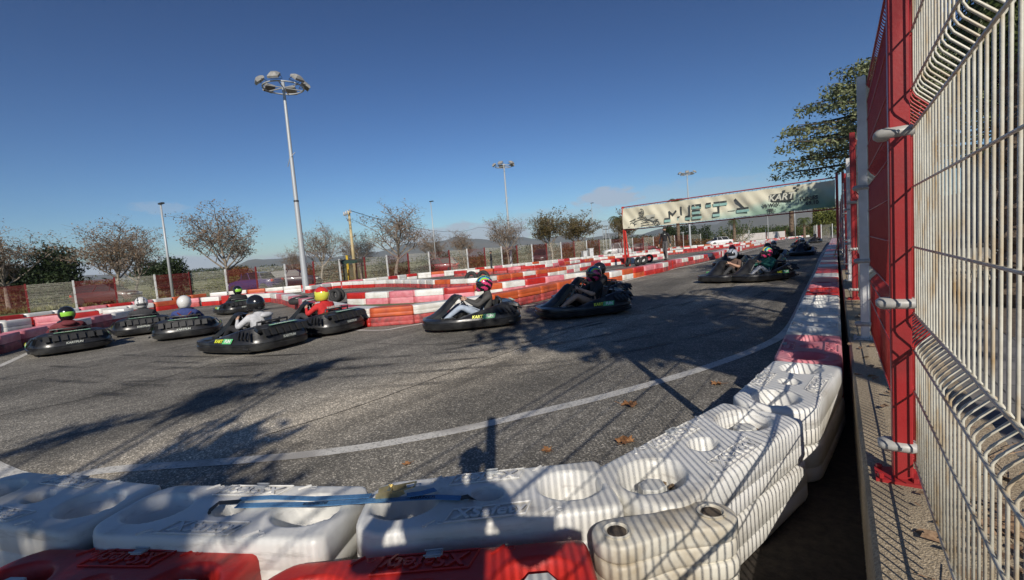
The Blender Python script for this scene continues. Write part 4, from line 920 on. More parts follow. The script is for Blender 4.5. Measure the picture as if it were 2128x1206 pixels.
hedge(1320,1400,11.5,3.0,RUSTL,'brown thicket behind the walking man',3200,.13,14)
hedge(1385,1475,9.5,4.6,DARKL,'tall dark green hedge under the middle of the banner',5200,.18,15)
hedge(1400,1480,11.0,1.7,RUSTL,'rusty ground hedge below the dark green one',2400,.11,16)
hedge(1560,1650,7.5,3.4,GREENL,'distant green hedge right of the branchy shrub',3200,.20,17)
hedge(1630,1700,7.0,3.6,OLIVEL,'distant olive hedge below the small palm',2600,.22,18)
hedge(1640,1735,9.5,2.6,GREENL,'green hedge just before the far end gate',2600,.16,19)
bush('round_tree','yellow green round tree above the far end gate',gp(1722,11.5),4.6,6.4,YELL,5200,.17,21,'tree',nb=11)
bush('far_tree','small dark conifer-like bush by the white dome behind the bare trees',gp(1096,13),2.0,2.6,DARKL,900,.12,24,'tree',nb=4)
bush('far_tree','dark leafy clump above the walking man and under the banner edge',gp(1392,10),3.4,4.5,DARKL,3200,.18,25,'tree',nb=7)
rr=random.Random(41); bl=[]
for i in range(170):
    px=rr.uniform(-350,1720); d=ray(px,hz(px)); d=Vector((d.x,d.y,0)).normalized(); D=rr.uniform(150,420); q=d*D; h=rr.uniform(1.5,4.5)*D/260
    bl.append((q.x,q.y,h*.4,rr.uniform(3,9)*D/200,rr.uniform(3,7)*D/200,h))
tag(link('distant_treeline',foliage(bl,26000,.75,6,.5).mesh('distant_treeline',leafmat('distant_scrub_leaf',(.03,.05,.025),(.09,.10,.045),scale=.05))),'far-off scrub and tree line on the plain before the hills','treeline',kind='stuff')
# leafless branchy shrub under the banner
rr=random.Random(77); t=thing('branchy_shrub','wide pale branching shrub with sparse green tips under the banner','shrub',gp(1540,10.2)); mb=MB(); lf=MB()
for i in range(46):
    a=rr.uniform(0,6.28); l=rr.uniform(2.2,4.4); tl=rr.uniform(.5,1.2); p=Vector((rr.uniform(-.5,.5)-1.2*(i%3),rr.uniform(-.4,.4),0)); d=Vector((math.cos(a)*tl,math.sin(a)*tl*.6,1)).normalized(); pts=[p]
    for k in range(5): d=(d+rv(rr)*.25).normalized(); pts.append(pts[-1]+d*l/5)
    mb.tube(pts,[.07,.06,.05,.035,.025,.012],4)
    for k in range(46): leafquad(lf,pts[rr.choice((3,4,5,5))]+rv(rr)*.45,.14,rr)
part('trunk',mb,mat('bleached_branch',(.30,.26,.20),(.42,.37,.29),rough=.9,scale=4),t); part('crown',lf,GREENL,t)
# palms
def palm(name,label,pos,th,r,nf,fl,seed,tm,skirt=False,rings=True,wid=.5,group=None):
    rr=random.Random(seed); t=thing(name,label,'palm',pos,seed,group); pts=[];rad=[]
    n=int(th/.16)
    for i in range(n+1):
        z=th*i/n; pts.append((.02*math.sin(z),.02*math.cos(z*1.3),z)); rad.append(r*(1.12 if i%2 else .94)*(1.15-.25*z/th))
    mb=MB(); mb.tube(pts,rad,12)
    for i in range(int(th*60*r/.3)):
        a=rr.uniform(0,6.28); z=rr.uniform(.1,th); q=r*(1.1-.2*z/th); p=Vector((q*math.cos(a),q*math.sin(a),z)); o=Vector((math.cos(a),math.sin(a),.6)); s=Vector((-math.sin(a),math.cos(a),0))*.35*r
        mb.add([p-s,p+s,p+o*r*.22+Vector((0,0,.05))],[(0,1,2)])
    part('trunk',mb,tm,t)
    fr=MB()
    for i in range(nf):
        a=i*2.4; up=rr.uniform(-.5,1.1) if not skirt else rr.uniform(-1.3,1.1); d=Vector((math.cos(a),math.sin(a),up)).normalized(); p=Vector((0,0,th)); pts=[p.copy()]; m=9
        for k in range(m): d=(d+Vector((0,0,-.16-.02*k))).normalized(); p=p+d*fl/m; pts.append(p.copy())
        fr.tube(pts,[.018]*len(pts),3,caps=False)
        for k in range(1,len(pts)-1):
            tt=(pts[k+1]-pts[k]); sd=tt.cross(Vector((0,0,1)))
            if sd.length<1e-4: continue
            sd.normalize(); l=fl*wid*.55*math.sin(PI*(k+.6)/len(pts))
            for sgn in (-1,1):
                for h in (0,.33,.66):
                    b=pts[k]+tt*h; e=b+(sd*sgn*l+tt.normalized()*l*.55+Vector((0,0,-l*rr.uniform(.2,.6)))); w=tt.normalized()*.028*fl/2
                    fr.add([b-w,b+w,e],[(0,1,2)])
    part('crown',fr,PALML,t); return t
PTRK=mat('palm_fibre_bark',(.10,.065,.04),(.26,.19,.13),rough=.95,scale=12,thr=(.3,.7),bump=1,bscale=30)
pg='distant palms along the far boundary'
palm('palm_tree','tall palm whose fronds rise above the finish banner beside the far mast',gp(1411,10.2),9.6,.30,26,2.3,3,PTRK,group=pg)
palm('palm_tree','small palm with a full crown under the right part of the banner',gp(1672,10),3.9,.22,24,1.7,4,PTRK,group=pg)
palm('palm_tree','thick palm trunk at the left of the small palm, crown hidden by the banner',gp(1646,9.5),9.5,.42,20,2.2,5,PTRK,group=pg)
palm('palm_tree','thick palm trunk at the right of the small palm, crown hidden by the banner',gp(1695,9.5),9.8,.42,20,2.2,6,PTRK,group=pg)
palm('palm_tree','palm with a frilly crown at the left end of the banner',gp(1290,11.5),6.3,.28,24,2.4,8,PTRK,group=pg)
palm('palm_tree','slender palm trunk behind the branchy shrub',gp(1527,11),4.6,.25,12,1.6,9,PTRK,group=pg)
palm('near_palm','thick fibrous palm trunk filling the view behind the near mesh panel',(1.93,7.6,PZ),4.0,.40,30,1.5,12,PTRK,skirt=True,wid=.6)
palm('near_palm','palm beyond the first one, its fronds behind the mesh top',(3.6,10.2,PZ),4.4,.33,34,1.9,13,PTRK,skirt=True,wid=.6)
# broad-leaf trees behind the mesh and along the fence (they throw the shade on the track)
def broad(name,label,pos,h,crown,n,ls,m,seed,nb=9,flat=.6,trunk=.16):
    rr=random.Random(seed); t=thing(name,label,'tree',pos); bl=[]; z0=h-crown*1.25
    for i in range(nb):
        a=i*2.4; q=crown*rr.uniform(.25,.72); bl.append((q*math.cos(a),q*math.sin(a),z0+crown*1.25*rr.uniform(.25,.85),crown*rr.uniform(.34,.5),crown*rr.uniform(.34,.5),crown*rr.uniform(.22,.36)*flat/.6))
    part('crown',foliage(bl,n,ls,seed,.25),m,t); mb=MB(); mb.tube([(0,0,-.1),(.05,.02,z0*.5),(0,0,z0+.3)],[trunk*1.2,trunk,trunk*.8],9)
    for b in bl: mb.tube([(0,0,z0*.85),(b[0]*.5,b[1]*.5,(z0+b[2])/2),(b[0],b[1],b[2])],[trunk*.5,trunk*.33,.03],5)
    part('trunk',mb,BARK,t,smooth=True); return t
broad('street_tree','leafy tree behind the cream mesh, left of the thick palm trunk',(3.6,13.5,PZ),6.2,2.2,7500,.075,GREENL,31)
broad('street_tree','second leafy tree further along behind the mesh',(5.6,17.5,PZ),7.0,2.7,7500,.09,DARKL,32)
t=thing('street_tree','slim tree outside the fence behind the viewpoint, shading the left asphalt','tree',(1.1,-6.3,PZ))
bl=[(-.9,-1.0,5.9,.32,.6,.2),(-.55,-.1,6.2,.45,.5,.4),(-.95,.2,5.7,.3,.5,.2),(-.6,.85,6.1,.40,.5,.3),(-.8,1.35,6.1,.25,.35,.2),(-.2,1.1,4.7,.75,.45,.33),(.35,.75,4.5,.5,.4,.3),(1.15,.5,4.7,.65,.45,.33),(1.6,.2,4.9,.5,.5,.3),(.5,-.3,5.3,.4,.4,.3)]
part('crown',foliage(bl,1500,.10,34,.0),GREENL,t); mb=MB(); mb.tube([(0,0,-.1),(.05,.05,2.4),(0,0,4.2)],[.15,.12,.09],9)
for b in bl: mb.tube([(0,0,3.6),(b[0]*.6,b[1]*.6,4.4),(b[0],b[1],b[2])],[.06,.04,.012],5)
part('trunk',mb,BARK,t,smooth=True)
broad('street_tree','tree outside the fence beside the viewpoint, shading the right asphalt',(3.7,-.9,PZ),8.4,3.0,6500,.15,GREENL,35,nb=16)
broad('street_tree','tree outside the fence shading the far straight',(5.0,20.5,PZ),8.2,2.5,6500,.13,GREENL,36,nb=10)
broad('street_tree','tree outside the fence shading the right half of the banner',(4.8,24.3,PZ),8.6,3.0,8000,.13,GREENL,38,nb=10)
# cedar over the track
rr=random.Random(91); t=thing('cedar_tree','spreading grey-green cedar leaning over the fence above the banner','tree',(1.35,17.6,PZ)); t.scale=(.95,.95,.80); tr=MB(); cr=MB()
tr.tube([(0,0,-.1),(.05,.05,2.2),(-.1,0,4.4),(-.05,0,6.0),(0,0,7.2)],[.22,.19,.14,.08,.02],9)
for i in range(64):
    z=3.5+3.6*(i/63)**.9; a=i*2.399+rr.uniform(-.3,.3)
    l=(3.3*(1-(z-3.1)/5.0)**.8+.35)*rr.uniform(.7,1.15)
    d=Vector((math.cos(a),math.sin(a),.22)); p=Vector((0,0,z)); pts=[p.copy()]
    for k in range(7): d=(d+Vector((rr.uniform(-.12,.12),rr.uniform(-.12,.12),-.05+ (.06 if k>3 else 0)))).normalized(); p=p+d*l/7; pts.append(p.copy())
    tr.tube(pts,[.045*(1-.8*k/7)*l/2.5+.006 for k in range(8)],4,caps=False)
    for k in range(1,8):
        w=.75*l/3*(1-.45*k/7)+.12
        for s in range(int(15+9*l/3)):
            side=rr.uniform(-1,1); sd=Vector((-d.y,d.x,0))*side*w; q=pts[k]+sd+d*rr.uniform(-.25,.25)-Vector((0,0,abs(side)*w*.28+rr.uniform(0,.16)))
            for _ in range(3): leafquad(cr,q+rv(rr)*.11,.062*rr.uniform(.6,1.4),rr)
part('trunk',tr,mat('dark_cedar_bark',(.05,.04,.03),(.11,.09,.07),rough=.95,scale=9),t,smooth=True); part('crown',cr,CEDL,t)
# tufts of grass beyond the perimeter
rr=random.Random(5); mb=MB()
for i in range(5200):
    k=rr.random(); px=rr.uniform(-100,1330); base=[p for x,p in PX_ if x>=px]; bp=(base[0] if base else 13)*rr.uniform(.45,.97)
    q=gp(px,bp); s=rr.uniform(.08,.22)
    a=rr.uniform(0,6.28); mb.add([(q.x-s*.5*math.cos(a),q.y-s*.5*math.sin(a),-.03),(q.x+s*.5*math.cos(a),q.y+s*.5*math.sin(a),-.03),(q.x+rr.uniform(-.1,.1),q.y,s*1.2)],[(0,1,2)])
tag(link('grass_tufts',mb.mesh('grass_tufts',leafmat('dry_grass_blade',(.09,.10,.03),(.22,.20,.07),scale=1))),'dry yellow green grass beyond the perimeter fence','grass',kind='stuff')
# ------------------------------------------------------------------ parked cars
def car(label,pos,rz,paint,kind='hatch',L=4.2,Wd=1.75,Hc=1.48,group='cars parked beyond the perimeter fence'):
    t=thing('parked_car',label,'car',pos,rz,group); G=mat('dark_car_glass',(.012,.014,.016),rough=.42,spec=.3)
    hw=Wd/2; st=[(-L/2,.62,.38,.70),(-L/2+.12,.80,.28,.86),(-L/2+.6,.97,.22,.93),(-.2,1,.22,.95),(L/2-1.1,1,.22,.93),(L/2-.45,.95,.22,.80),(L/2-.1,.80,.26,.66),(L/2,.62,.36,.55)]
    mb=MB(); rings=[]
    for x,w,z0,z1 in st:
        y=hw*w; rings.append([(x,-y*.92,z0),(x,y*.92,z0),(x,y,z0+.15),(x,y,z1-.14),(x,y*.9,z1),(x,-y*.9,z1),(x,-y,z1-.14),(x,-y,z0+.15)])
    mb.loft(rings); body=part('body',mb,paint,t,smooth=True,ang=40)
    rear=-L/2+(.10 if kind!='sedan' else .75); cab=[(rear,.80,.90),(rear+.42,.74,Hc-.06),(rear+.9,.70,Hc),(L/2-1.75,.70,Hc-.02),(L/2-1.0,.80,.90)]
    mb=MB(); rings=[]
    for x,w,z in cab: rings.append([(x,-hw*.88,.86),(x,hw*.88,.86),(x,hw*w,z),(x,-hw*w,z)])
    mb.loft(rings); part('window_band',mb,G,t,ang=30)
    mb=MB(); mb.loft([[(x,-hw*w*.98,z-.03),(x,hw*w*.98,z-.03),(x,hw*w*.9,z+.025),(x,-hw*w*.9,z+.025)] for x,w,z in cab[1:4]]); part('roof',mb,paint,t,ang=40)
    for x in (cab[0][0]+.15,(cab[1][0]+cab[3][0])/2+.1,cab[3][0]+.3):
        for s in (-1,1):
            mb=MB(); mb.tube([(x,s*hw*.88,.88),(x+(.28 if x<0 else -.35 if x>.9 else 0),s*hw*.72,Hc-.03)],.035,4); part('pillar',mb,paint,t)
    for x in (-L/2+.78,L/2-.82):
        for s in (-1,1):
            Mx=Matrix.Translation((x,s*(hw-.09),.31))@Matrix.Rotation(PI/2,4,'X'); w=link('wheel',None,t)
            mb=MB(); mb.lathe([(.20,-.1),(.30,-.1),(.315,-.06),(.315,.06),(.30,.1),(.20,.1)],18,M=Mx); part('tyre',mb,RUB,w,smooth=True,ang=40)
            mb=MB(); mb.lathe([(.21,-.095),(.05,-.085),(.05,.085),(.21,.095)],10,M=Mx); part('rim',mb,STEEL,w)
    for s in (-1,1):
        mb=MB(); mb.box((L/2-.18,s*hw*.66,.63),(.22,.34,.13),b=.03); part('headlight',mb,mat('car_lamp_clear',(.55,.55,.52),rough=.15),t)
        mb=MB(); mb.box((-L/2+.10,s*hw*.70,.78),(.16,.24,.22),b=.03); part('tail_light',mb,mat('car_lamp_red',(.5,.05,.04),rough=.2),t)
    return t
def paint(n,c): return mat('car_paint_'+n,c,rough=.38,coat=.3,spec=.4)
right=math.atan2(rx.y,rx.x)
def pc(px,ppm): return gp(px,ppm)
car('brown hatchback with pale tail light, behind the far left fence',pc(226,27.5),right+R(8),paint('brown',(.10,.045,.04)))
car('deep purple car nosing left beside the round bare tree',pc(533,26),right+PI-R(10),paint('purple',(.055,.035,.12)),'sedan')
car('dark car behind the mesh left of the tall mast',pc(612,25),right+R(14),paint('black',(.025,.02,.028)))
car('dark red car behind the red panel left of the young man',pc(912,20.5),right+PI,paint('dark_red',(.20,.015,.02)))
car('dark brown car facing the track, right of the middle mast',pc(1127,16.5),right+R(250),paint('grey_brown',(.09,.05,.05)),Hc=1.7)
car('white van-like car partly hidden by the gantry left leg',pc(1282,14),right+PI,paint('white',(.7,.7,.7)),Hc=1.75)
car('dark red car hidden behind the panel left of the walking man',pc(1338,12.8),right,paint('wine',(.14,.02,.02)))
car('white saloon car left of the white hoarding boards',pc(1496,11.7),right+PI+R(6),paint('white',(.7,.7,.7)),'sedan',L=4.5)
# ------------------------------------------------------------------ town scene behind the near mesh
t=thing('terrace_building','low grey building with dark windows and a pale sill, far behind the near mesh','building',(5.2,24,PZ))
WALLM=mat('grey_render_wall',(.16,.16,.15),(.24,.23,.22),rough=.85,scale=3)
mb=MB(); mb.box((4,3,1.7),(9,5,3.4)); part('wall',mb,WALLM,t); mb=MB(); mb.box((3.95,2.95,3.5),(9.6,5.8,.22)); part('roof',mb,WALLM,t)
for i in range(5): mb=MB(); mb.box((.6+i*1.75,.47,1.5),(1.2,.08,1.9)); w=part('window',mb,mat('shop_glass',(.02,.025,.03),rough=.1),t); mb=MB(); mb.box((.6+i*1.75,.42,.5),(1.35,.2,.08)); part('sill',mb,WHTP,w)
t=thing('low_kerb_wall','pale low wall with a dark cap in front of the grey building','wall',(2.4,15.6,PZ)); mb=MB(); mb.box((3.2,0,.18),(6.4,.3,.36)); part('wall',mb,WALLM,t); mb=MB(); mb.box((3.2,0,.39),(6.5,.4,.06)); part('cap',mb,DARKM,t)
rr=random.Random(9); t=thing('dry_plant_bed','dry leafless plants in a low bed behind the mesh','plant',(1.5,10.3,PZ)); mb=MB()
for i in range(90):
    x,y=rr.uniform(0,1.3),rr.uniform(0,1.0); mb.tube([(x,y,0),(x+rr.uniform(-.1,.1),y+rr.uniform(-.1,.1),rr.uniform(.1,.3)),(x+rr.uniform(-.25,.25),y+rr.uniform(-.2,.2),rr.uniform(.15,.5))],[.006,.005,.003],3)
st=part('stems',mb,mat('bleached_branch',(.3,.26,.2)),t); st['kind']='stuff'
# ------------------------------------------------------------------ people
SKIN=mat('skin',(.42,.24,.16),(.50,.30,.21),rough=.55,scale=12)
def cloth(n,a,b=None): return mat('fabric_'+n,a,b or tuple(min(1,x*1.35+.004) for x in a),rough=.85,scale=14,bump=.35,bscale=28)
def figure(J,hands=True):
    """J: joint positions; returns one continuous body mesh, material slots 0 top 1 forearm 2 legs 3 skin 4 shoes"""
    V=[];Rd=[];E=[];SL=[]
    def v(p,r): V.append(Vector(p)); Rd.append(r); return len(V)-1
    def e(a,b,s): E.append((a,b)); SL.append(s)
    bk_=J.get('bulk',1.); pel=v(J['pelvis'],(.135,.115)); bel=v(J['belly'],(.130*bk_,.11*bk_)); che=v(J['chest'],(.150*bk_,.12*bk_)); nb=v(J['neckbase'],(.075*bk_*bk_,.07*bk_*bk_)); nk=v(J['neck'],(.052,.052)); hd0=v(Vector(J['neck']).lerp(Vector(J['head']),.5),(.07,.075)); hd=v(J['head'],(.078,.098)); ht=v(Vector(J['head'])+(Vector(J['head'])-Vector(J['neck'])).normalized()*.07,(.058,.07))
    e(pel,bel,0); e(bel,che,0); e(che,nb,0); e(nb,nk,3); e(nk,hd0,3); e(hd0,hd,3); e(hd,ht,3)
    for s in 'LR':
        sh=v(J['sh'+s],(.062*bk_,.062*bk_)); el=v(J['el'+s],(.045*bk_,.045*bk_)); wr=v(J['wr'+s],(.030,.030)); e(che,sh,0); 
        mid=v(Vector(J['sh'+s]).lerp(Vector(J['el'+s]),.5),(.052,.052)); e(sh,mid,0); e(mid,el,0)
        fm=v(Vector(J['el'+s]).lerp(Vector(J['wr'+s]),.4),(.042,.042)); e(el,fm,1); e(fm,wr,1)
        d=(Vector(J['wr'+s])-Vector(J['el'+s])).normalized(); up=Vector(J.get('palm'+s,(0,0,1))); sd=d.cross(up).normalized(); up=sd.cross(d)
        pa=v(V[wr]+d*.055,(.030,.020)); e(wr,pa,3)
        if hands:
            for k,(o,l) in enumerate(((-.028,.075),(-.010,.085),(.010,.080),(.028,.062))):
                a=v(V[pa]+d*.032+sd*o,(.0105,.0105)); b=v(V[a]+d*l*.5-up*.012,(.0095,.0095)); c=v(V[b]+d*l*.22-up*l*.45,(.0085,.0085)); e(pa,a,3); e(a,b,3); e(b,c,3)
            sg=1 if s=='L' else -1
            a=v(V[wr]+d*.028+sd*.034*sg,(.011,.011)); b=v(V[a]+d*.032+sd*.020*sg-up*.01,(.010,.010)); e(wr,a,3); e(a,b,3)
        hp=v(J['hp'+s],(.085,.085)); kn=v(J['kn'+s],(.058,.058)); an=v(J['an'+s],(.040,.040)); e(pel,hp,2)
        th=v(Vector(J['hp'+s]).lerp(Vector(J['kn'+s]),.5),(.075,.075)); e(hp,th,2); e(th,kn,2); cf=v(Vector(J['kn'+s]).lerp(Vector(J['an'+s]),.35),(.056,.056)); e(kn,cf,2); e(cf,an,2)
        hl=v(Vector(J['an'+s])+Vector(J.get('heel'+s,(-.0,0,-.05))),(.036,.034)); to=v(J['to'+s],(.034,.026)); e(an,hl,4); e(hl,to,4)
    me=bpy.data.meshes.new('body'); me.from_pydata(V,E,[]); o=bpy.data.objects.new('body',me); S.collection.objects.link(o)
    md=o.modifiers.new('skin','SKIN'); md.use_smooth_shade=True; md.branch_smoothing=.4
    for i,sv in enumerate(me.skin_vertices[0].data): sv.radius=Rd[i]; sv.use_root=(i==0)
    sb=o.modifiers.new('sub','SUBSURF'); sb.levels=1; sb.render_levels=1
    out=bpy.data.meshes.new_from_object(o.evaluated_get(bpy.context.evaluated_depsgraph_get())); bpy.data.objects.remove(o)
    segs=[(V[a],V[b],Rd[a][0]) for a,b in E]; idx=[]
    for f in out.polygons:
        c=f.center; best=9;bi=0
        for k,(a,b,r) in enumerate(segs):
            ab=b-a; t=max(0,min(1,(c-a).dot(ab)/ab.length_squared)); dd=(c-(a+ab*t)).length-r
            if dd<best: best=dd;bi=SL[k]
        idx.append(bi)
    out.materials.clear()
    for _ in range(5): out.materials.append(SKIN)
    out.polygons.foreach_set('material_index',idx); out.polygons.foreach_set('use_smooth',[True]*len(idx)); out.name='body'; return out
def dress(me,top,fore,legs,shoes,skin=SKIN):
    m=me.copy()
    for i,x in enumerate((top,fore,legs,skin,shoes)): m.materials[i]=x
    return m
# seated driver, kart-local coordinates, facing +X
def seat_pose(lean=0,turn=0):
    return dict(bulk=1.2,pelvis=(-.24,0,.19),belly=(-.31,0,.33),chest=(-.35+lean,0,.49),neckbase=(-.34+lean,0,.60),neck=(-.32+lean,0,.655),head=(-.30+lean,turn*.03,.76),
     shL=(-.34+lean,.19,.555),elL=(-.12+lean*.5,.285,.40),wrL=(.075,.175,.50),shR=(-.34+lean,-.19,.555),elR=(-.12+lean*.5,-.285,.40),wrR=(.075,-.175,.50),palmL=(.3,1,.4),palmR=(.3,-1,.4),
     hpL=(-.20,.11,.19),knL=(.19,.22,.40),anL=(.52,.16,.17),toL=(.64,.16,.25),hpR=(-.20,-.11,.19),knR=(.19,-.22,.40),anR=(.52,-.16,.17),toR=(.64,-.16,.25))
DRV=figure(seat_pose())
DRV2=figure(seat_pose(.10))
# helmet meshes
def helmet_parts(parent,cols,center,tilt=0,yaw=0,stripes=False,vis=None,pat='band'):
    """full-face helmet, opening to +X"""
    Mx=Matrix.Translation(center)@Matrix.Rotation(yaw,4,'Z')@Matrix.Rotation(tilt,4,'Y')
    mb=MB(); n,m=36,22; vs=[]; Mx=Mx@Matrix.Scale(1.10,4)
    for i in range(m+1):
        t=-PI/2+PI*i/m
        for k in range(n):
            a=2*PI*k/n; c,s=math.cos(t),math.sin(t); x=.148*c*math.cos(a); y=.124*c*math.sin(a); z=.138*s
            if s<-.15 and math.cos(a)>0: x+=.038*(-s-.15)*math.cos(a)*2.2*(1 if s>-.85 else .3)
            if s<-.55: z=-.115-.02*(-s-.55); x*=.93; y*=.95
            vs.append((x,y,z))
    mats=[cols[0] if True else 0]+list(cols[1:])
    fs=[];mi=[]
    for i in range(m):
        for k in range(n):
            fs.append((i*n+k,i*n+(k+1)%n,(i+1)*n+(k+1)%n,(i+1)*n+k))
            t=-PI/2+PI*(i+.5)/m; a=2*PI*(k+.5)/n; a=a-2*PI if a>PI else a
            port=abs(a)<1.18 and -.32<math.sin(t)<.40-.12*abs(a)
            if port: mi.append(-1)
            elif stripes:
                s=math.sin(t); q=math.cos(t)*math.sin(a)
                if s>.42: b=int((q+1.0)*7.5+ .5)%len(cols) ; mi.append(b)
                else: mi.append((4 if (abs(a)+s*1.4)%1.0<.55 else 0))
            else:
                q=math.cos(t)*math.sin(a); st_=math.sin(t); mi.append(1 if len(cols)>1 and ((pat=='back' and abs(a)>2.35 and -.45<st_<.12) or (pat=='top' and st_>.35+.15*math.cos(a)) or (pat=='band' and (abs(abs(q)-.45)<.09 and st_>-.3 or (abs(a)>2.3 and -.5<st_<-.2)))) else 0)
    for f,k in zip(fs,mi):
        if k>=0: mb.f.append(f); mb.m.append(k)
    mb.v=[tuple(Mx@Vector(p)) for p in vs]
    h=part('helmet',mb,mats,parent,smooth=True)
    mb=MB(); vv=[tuple(Mx@(Vector(p)*.985)) for p in vs]
    for f,k in zip(fs,mi):
        if k<0: mb.f.append(f); mb.m.append(0)
    mb.v=vv; part('visor',mb,vis or mat('smoked_visor',(.015,.015,.018),rough=.08,spec=.8),h,smooth=True)
    mb=MB(); mb.tube([Mx@Vector((.146*1.0*math.cos(a)*math.cos(.42)*1.02,.124*math.sin(a)*math.cos(.42)*1.02,.138*math.sin(.40-.12*abs(a))+.006)) for a in [(-1.2+2.4*j/12) for j in range(13)]],.006,5); part('trim',mb,DARKM,h)
    mb=MB(); mb.box((.165,0,-.085),(.03,.09,.018),b=.006,M=Mx); part('chin_vent',mb,DARKM,h)
    return h
def glossy(n,c): return mat('helmet_'+n,c,rough=.18,coat=.5)
HC=dict(black=[glossy('black',(.012,.012,.014))],white=[glossy('white',(.66,.65,.62))],
 wb=[glossy('white',0),glossy('grey',(.08,.08,.09))],gb=[glossy('black',0),glossy('lime',(.28,.60,.06))],
 rain=[glossy('magenta',(.62,.05,.16)),glossy('orange',(.70,.20,.03)),glossy('yellow',(.65,.65,.08)),glossy('teal',(.08,.45,.30)),glossy('black',0),glossy('blue',(.04,.22,.55)),glossy('lime',0)],
 yel=[glossy('yellow',0),glossy('scarlet',(.55,.04,.03))],silver=[glossy('silver',(.33,.36,.42)),glossy('black',0)],red=[glossy('scarlet',0),glossy('black',0)])
# ------------------------------------------------------------------ karts
KBL=mat('black_kart_plastic',(.010,.010,.011),(.022,.022,.023),rough=.30,scale=8,c3=(.04,.04,.038),s3=3,bump=.12,bscale=25,spec=.5)
KB2=mat('matt_black_plastic',(.012,.012,.013),(.02,.02,.02),rough=.6,scale=10)
DY=mat('decal_yellow',(.62,.64,.04),rough=.4); DG=mat('decal_green',(.10,.42,.16),(.14,.5,.2),rough=.4,scale=12); DW=mat('decal_white',(.66,.70,.62),rough=.4); DL=mat('decal_pale_green',(.25,.5,.3),(.34,.6,.4),rough=.4,scale=30)
def kart_body():
    mb=MB(); n=72; rings=[]
    for i in range(n):
        a=2*PI*i/n; c,s=math.cos(a),math.sin(a); p=3.4
        fx=.98*math.copysign(abs(c)**(2/p),c); 
        hwf=.70 if fx<.1 else .70-.10*((fx-.1)/.88)**2
        fy=hwf*math.copysign(abs(s)**(2/p),s)
        # waist where the front wheels sit
        nrm=Vector((c/.98,s/.70)).normalized()
        front=max(0,fx-.45)/.53; rear=max(0,-fx-.35)/.63; side=1-front-rear
        q_=max(0,min(1,(.5-fx)/1.35)); top=.255+.215*q_*q_*(3-2*q_)-.06*math.exp(-((fx-.42)/.14)**2)*(abs(fy)>.4)
        ins=.30*front+.24*max(0,side)+.26*rear
        w=Vector((fx,fy))
        prof=[(ins,.07),(.05,.055),(.012,.075),(-.004,.12),(-.006,.155),(.012,.165),(.012,.185),(.0,.195),(.008,.235),(.03,.27 if top>.28 else top-.02),(.03+.25*(top-.27)*max(0,(top-.27)>0)+.035,max(top-.025,.25)),(.05+.3*max(0,top-.27)+.06,top),(ins*.8,top+.012*rear),(ins,top-.03),(ins+.015,.12)]
        rings.append([(w.x-nrm.x*q,w.y-nrm.y*q,z) for q,z in prof])
    rings.append(rings[0]); mb.loft(rings,caps=False)
    return mb
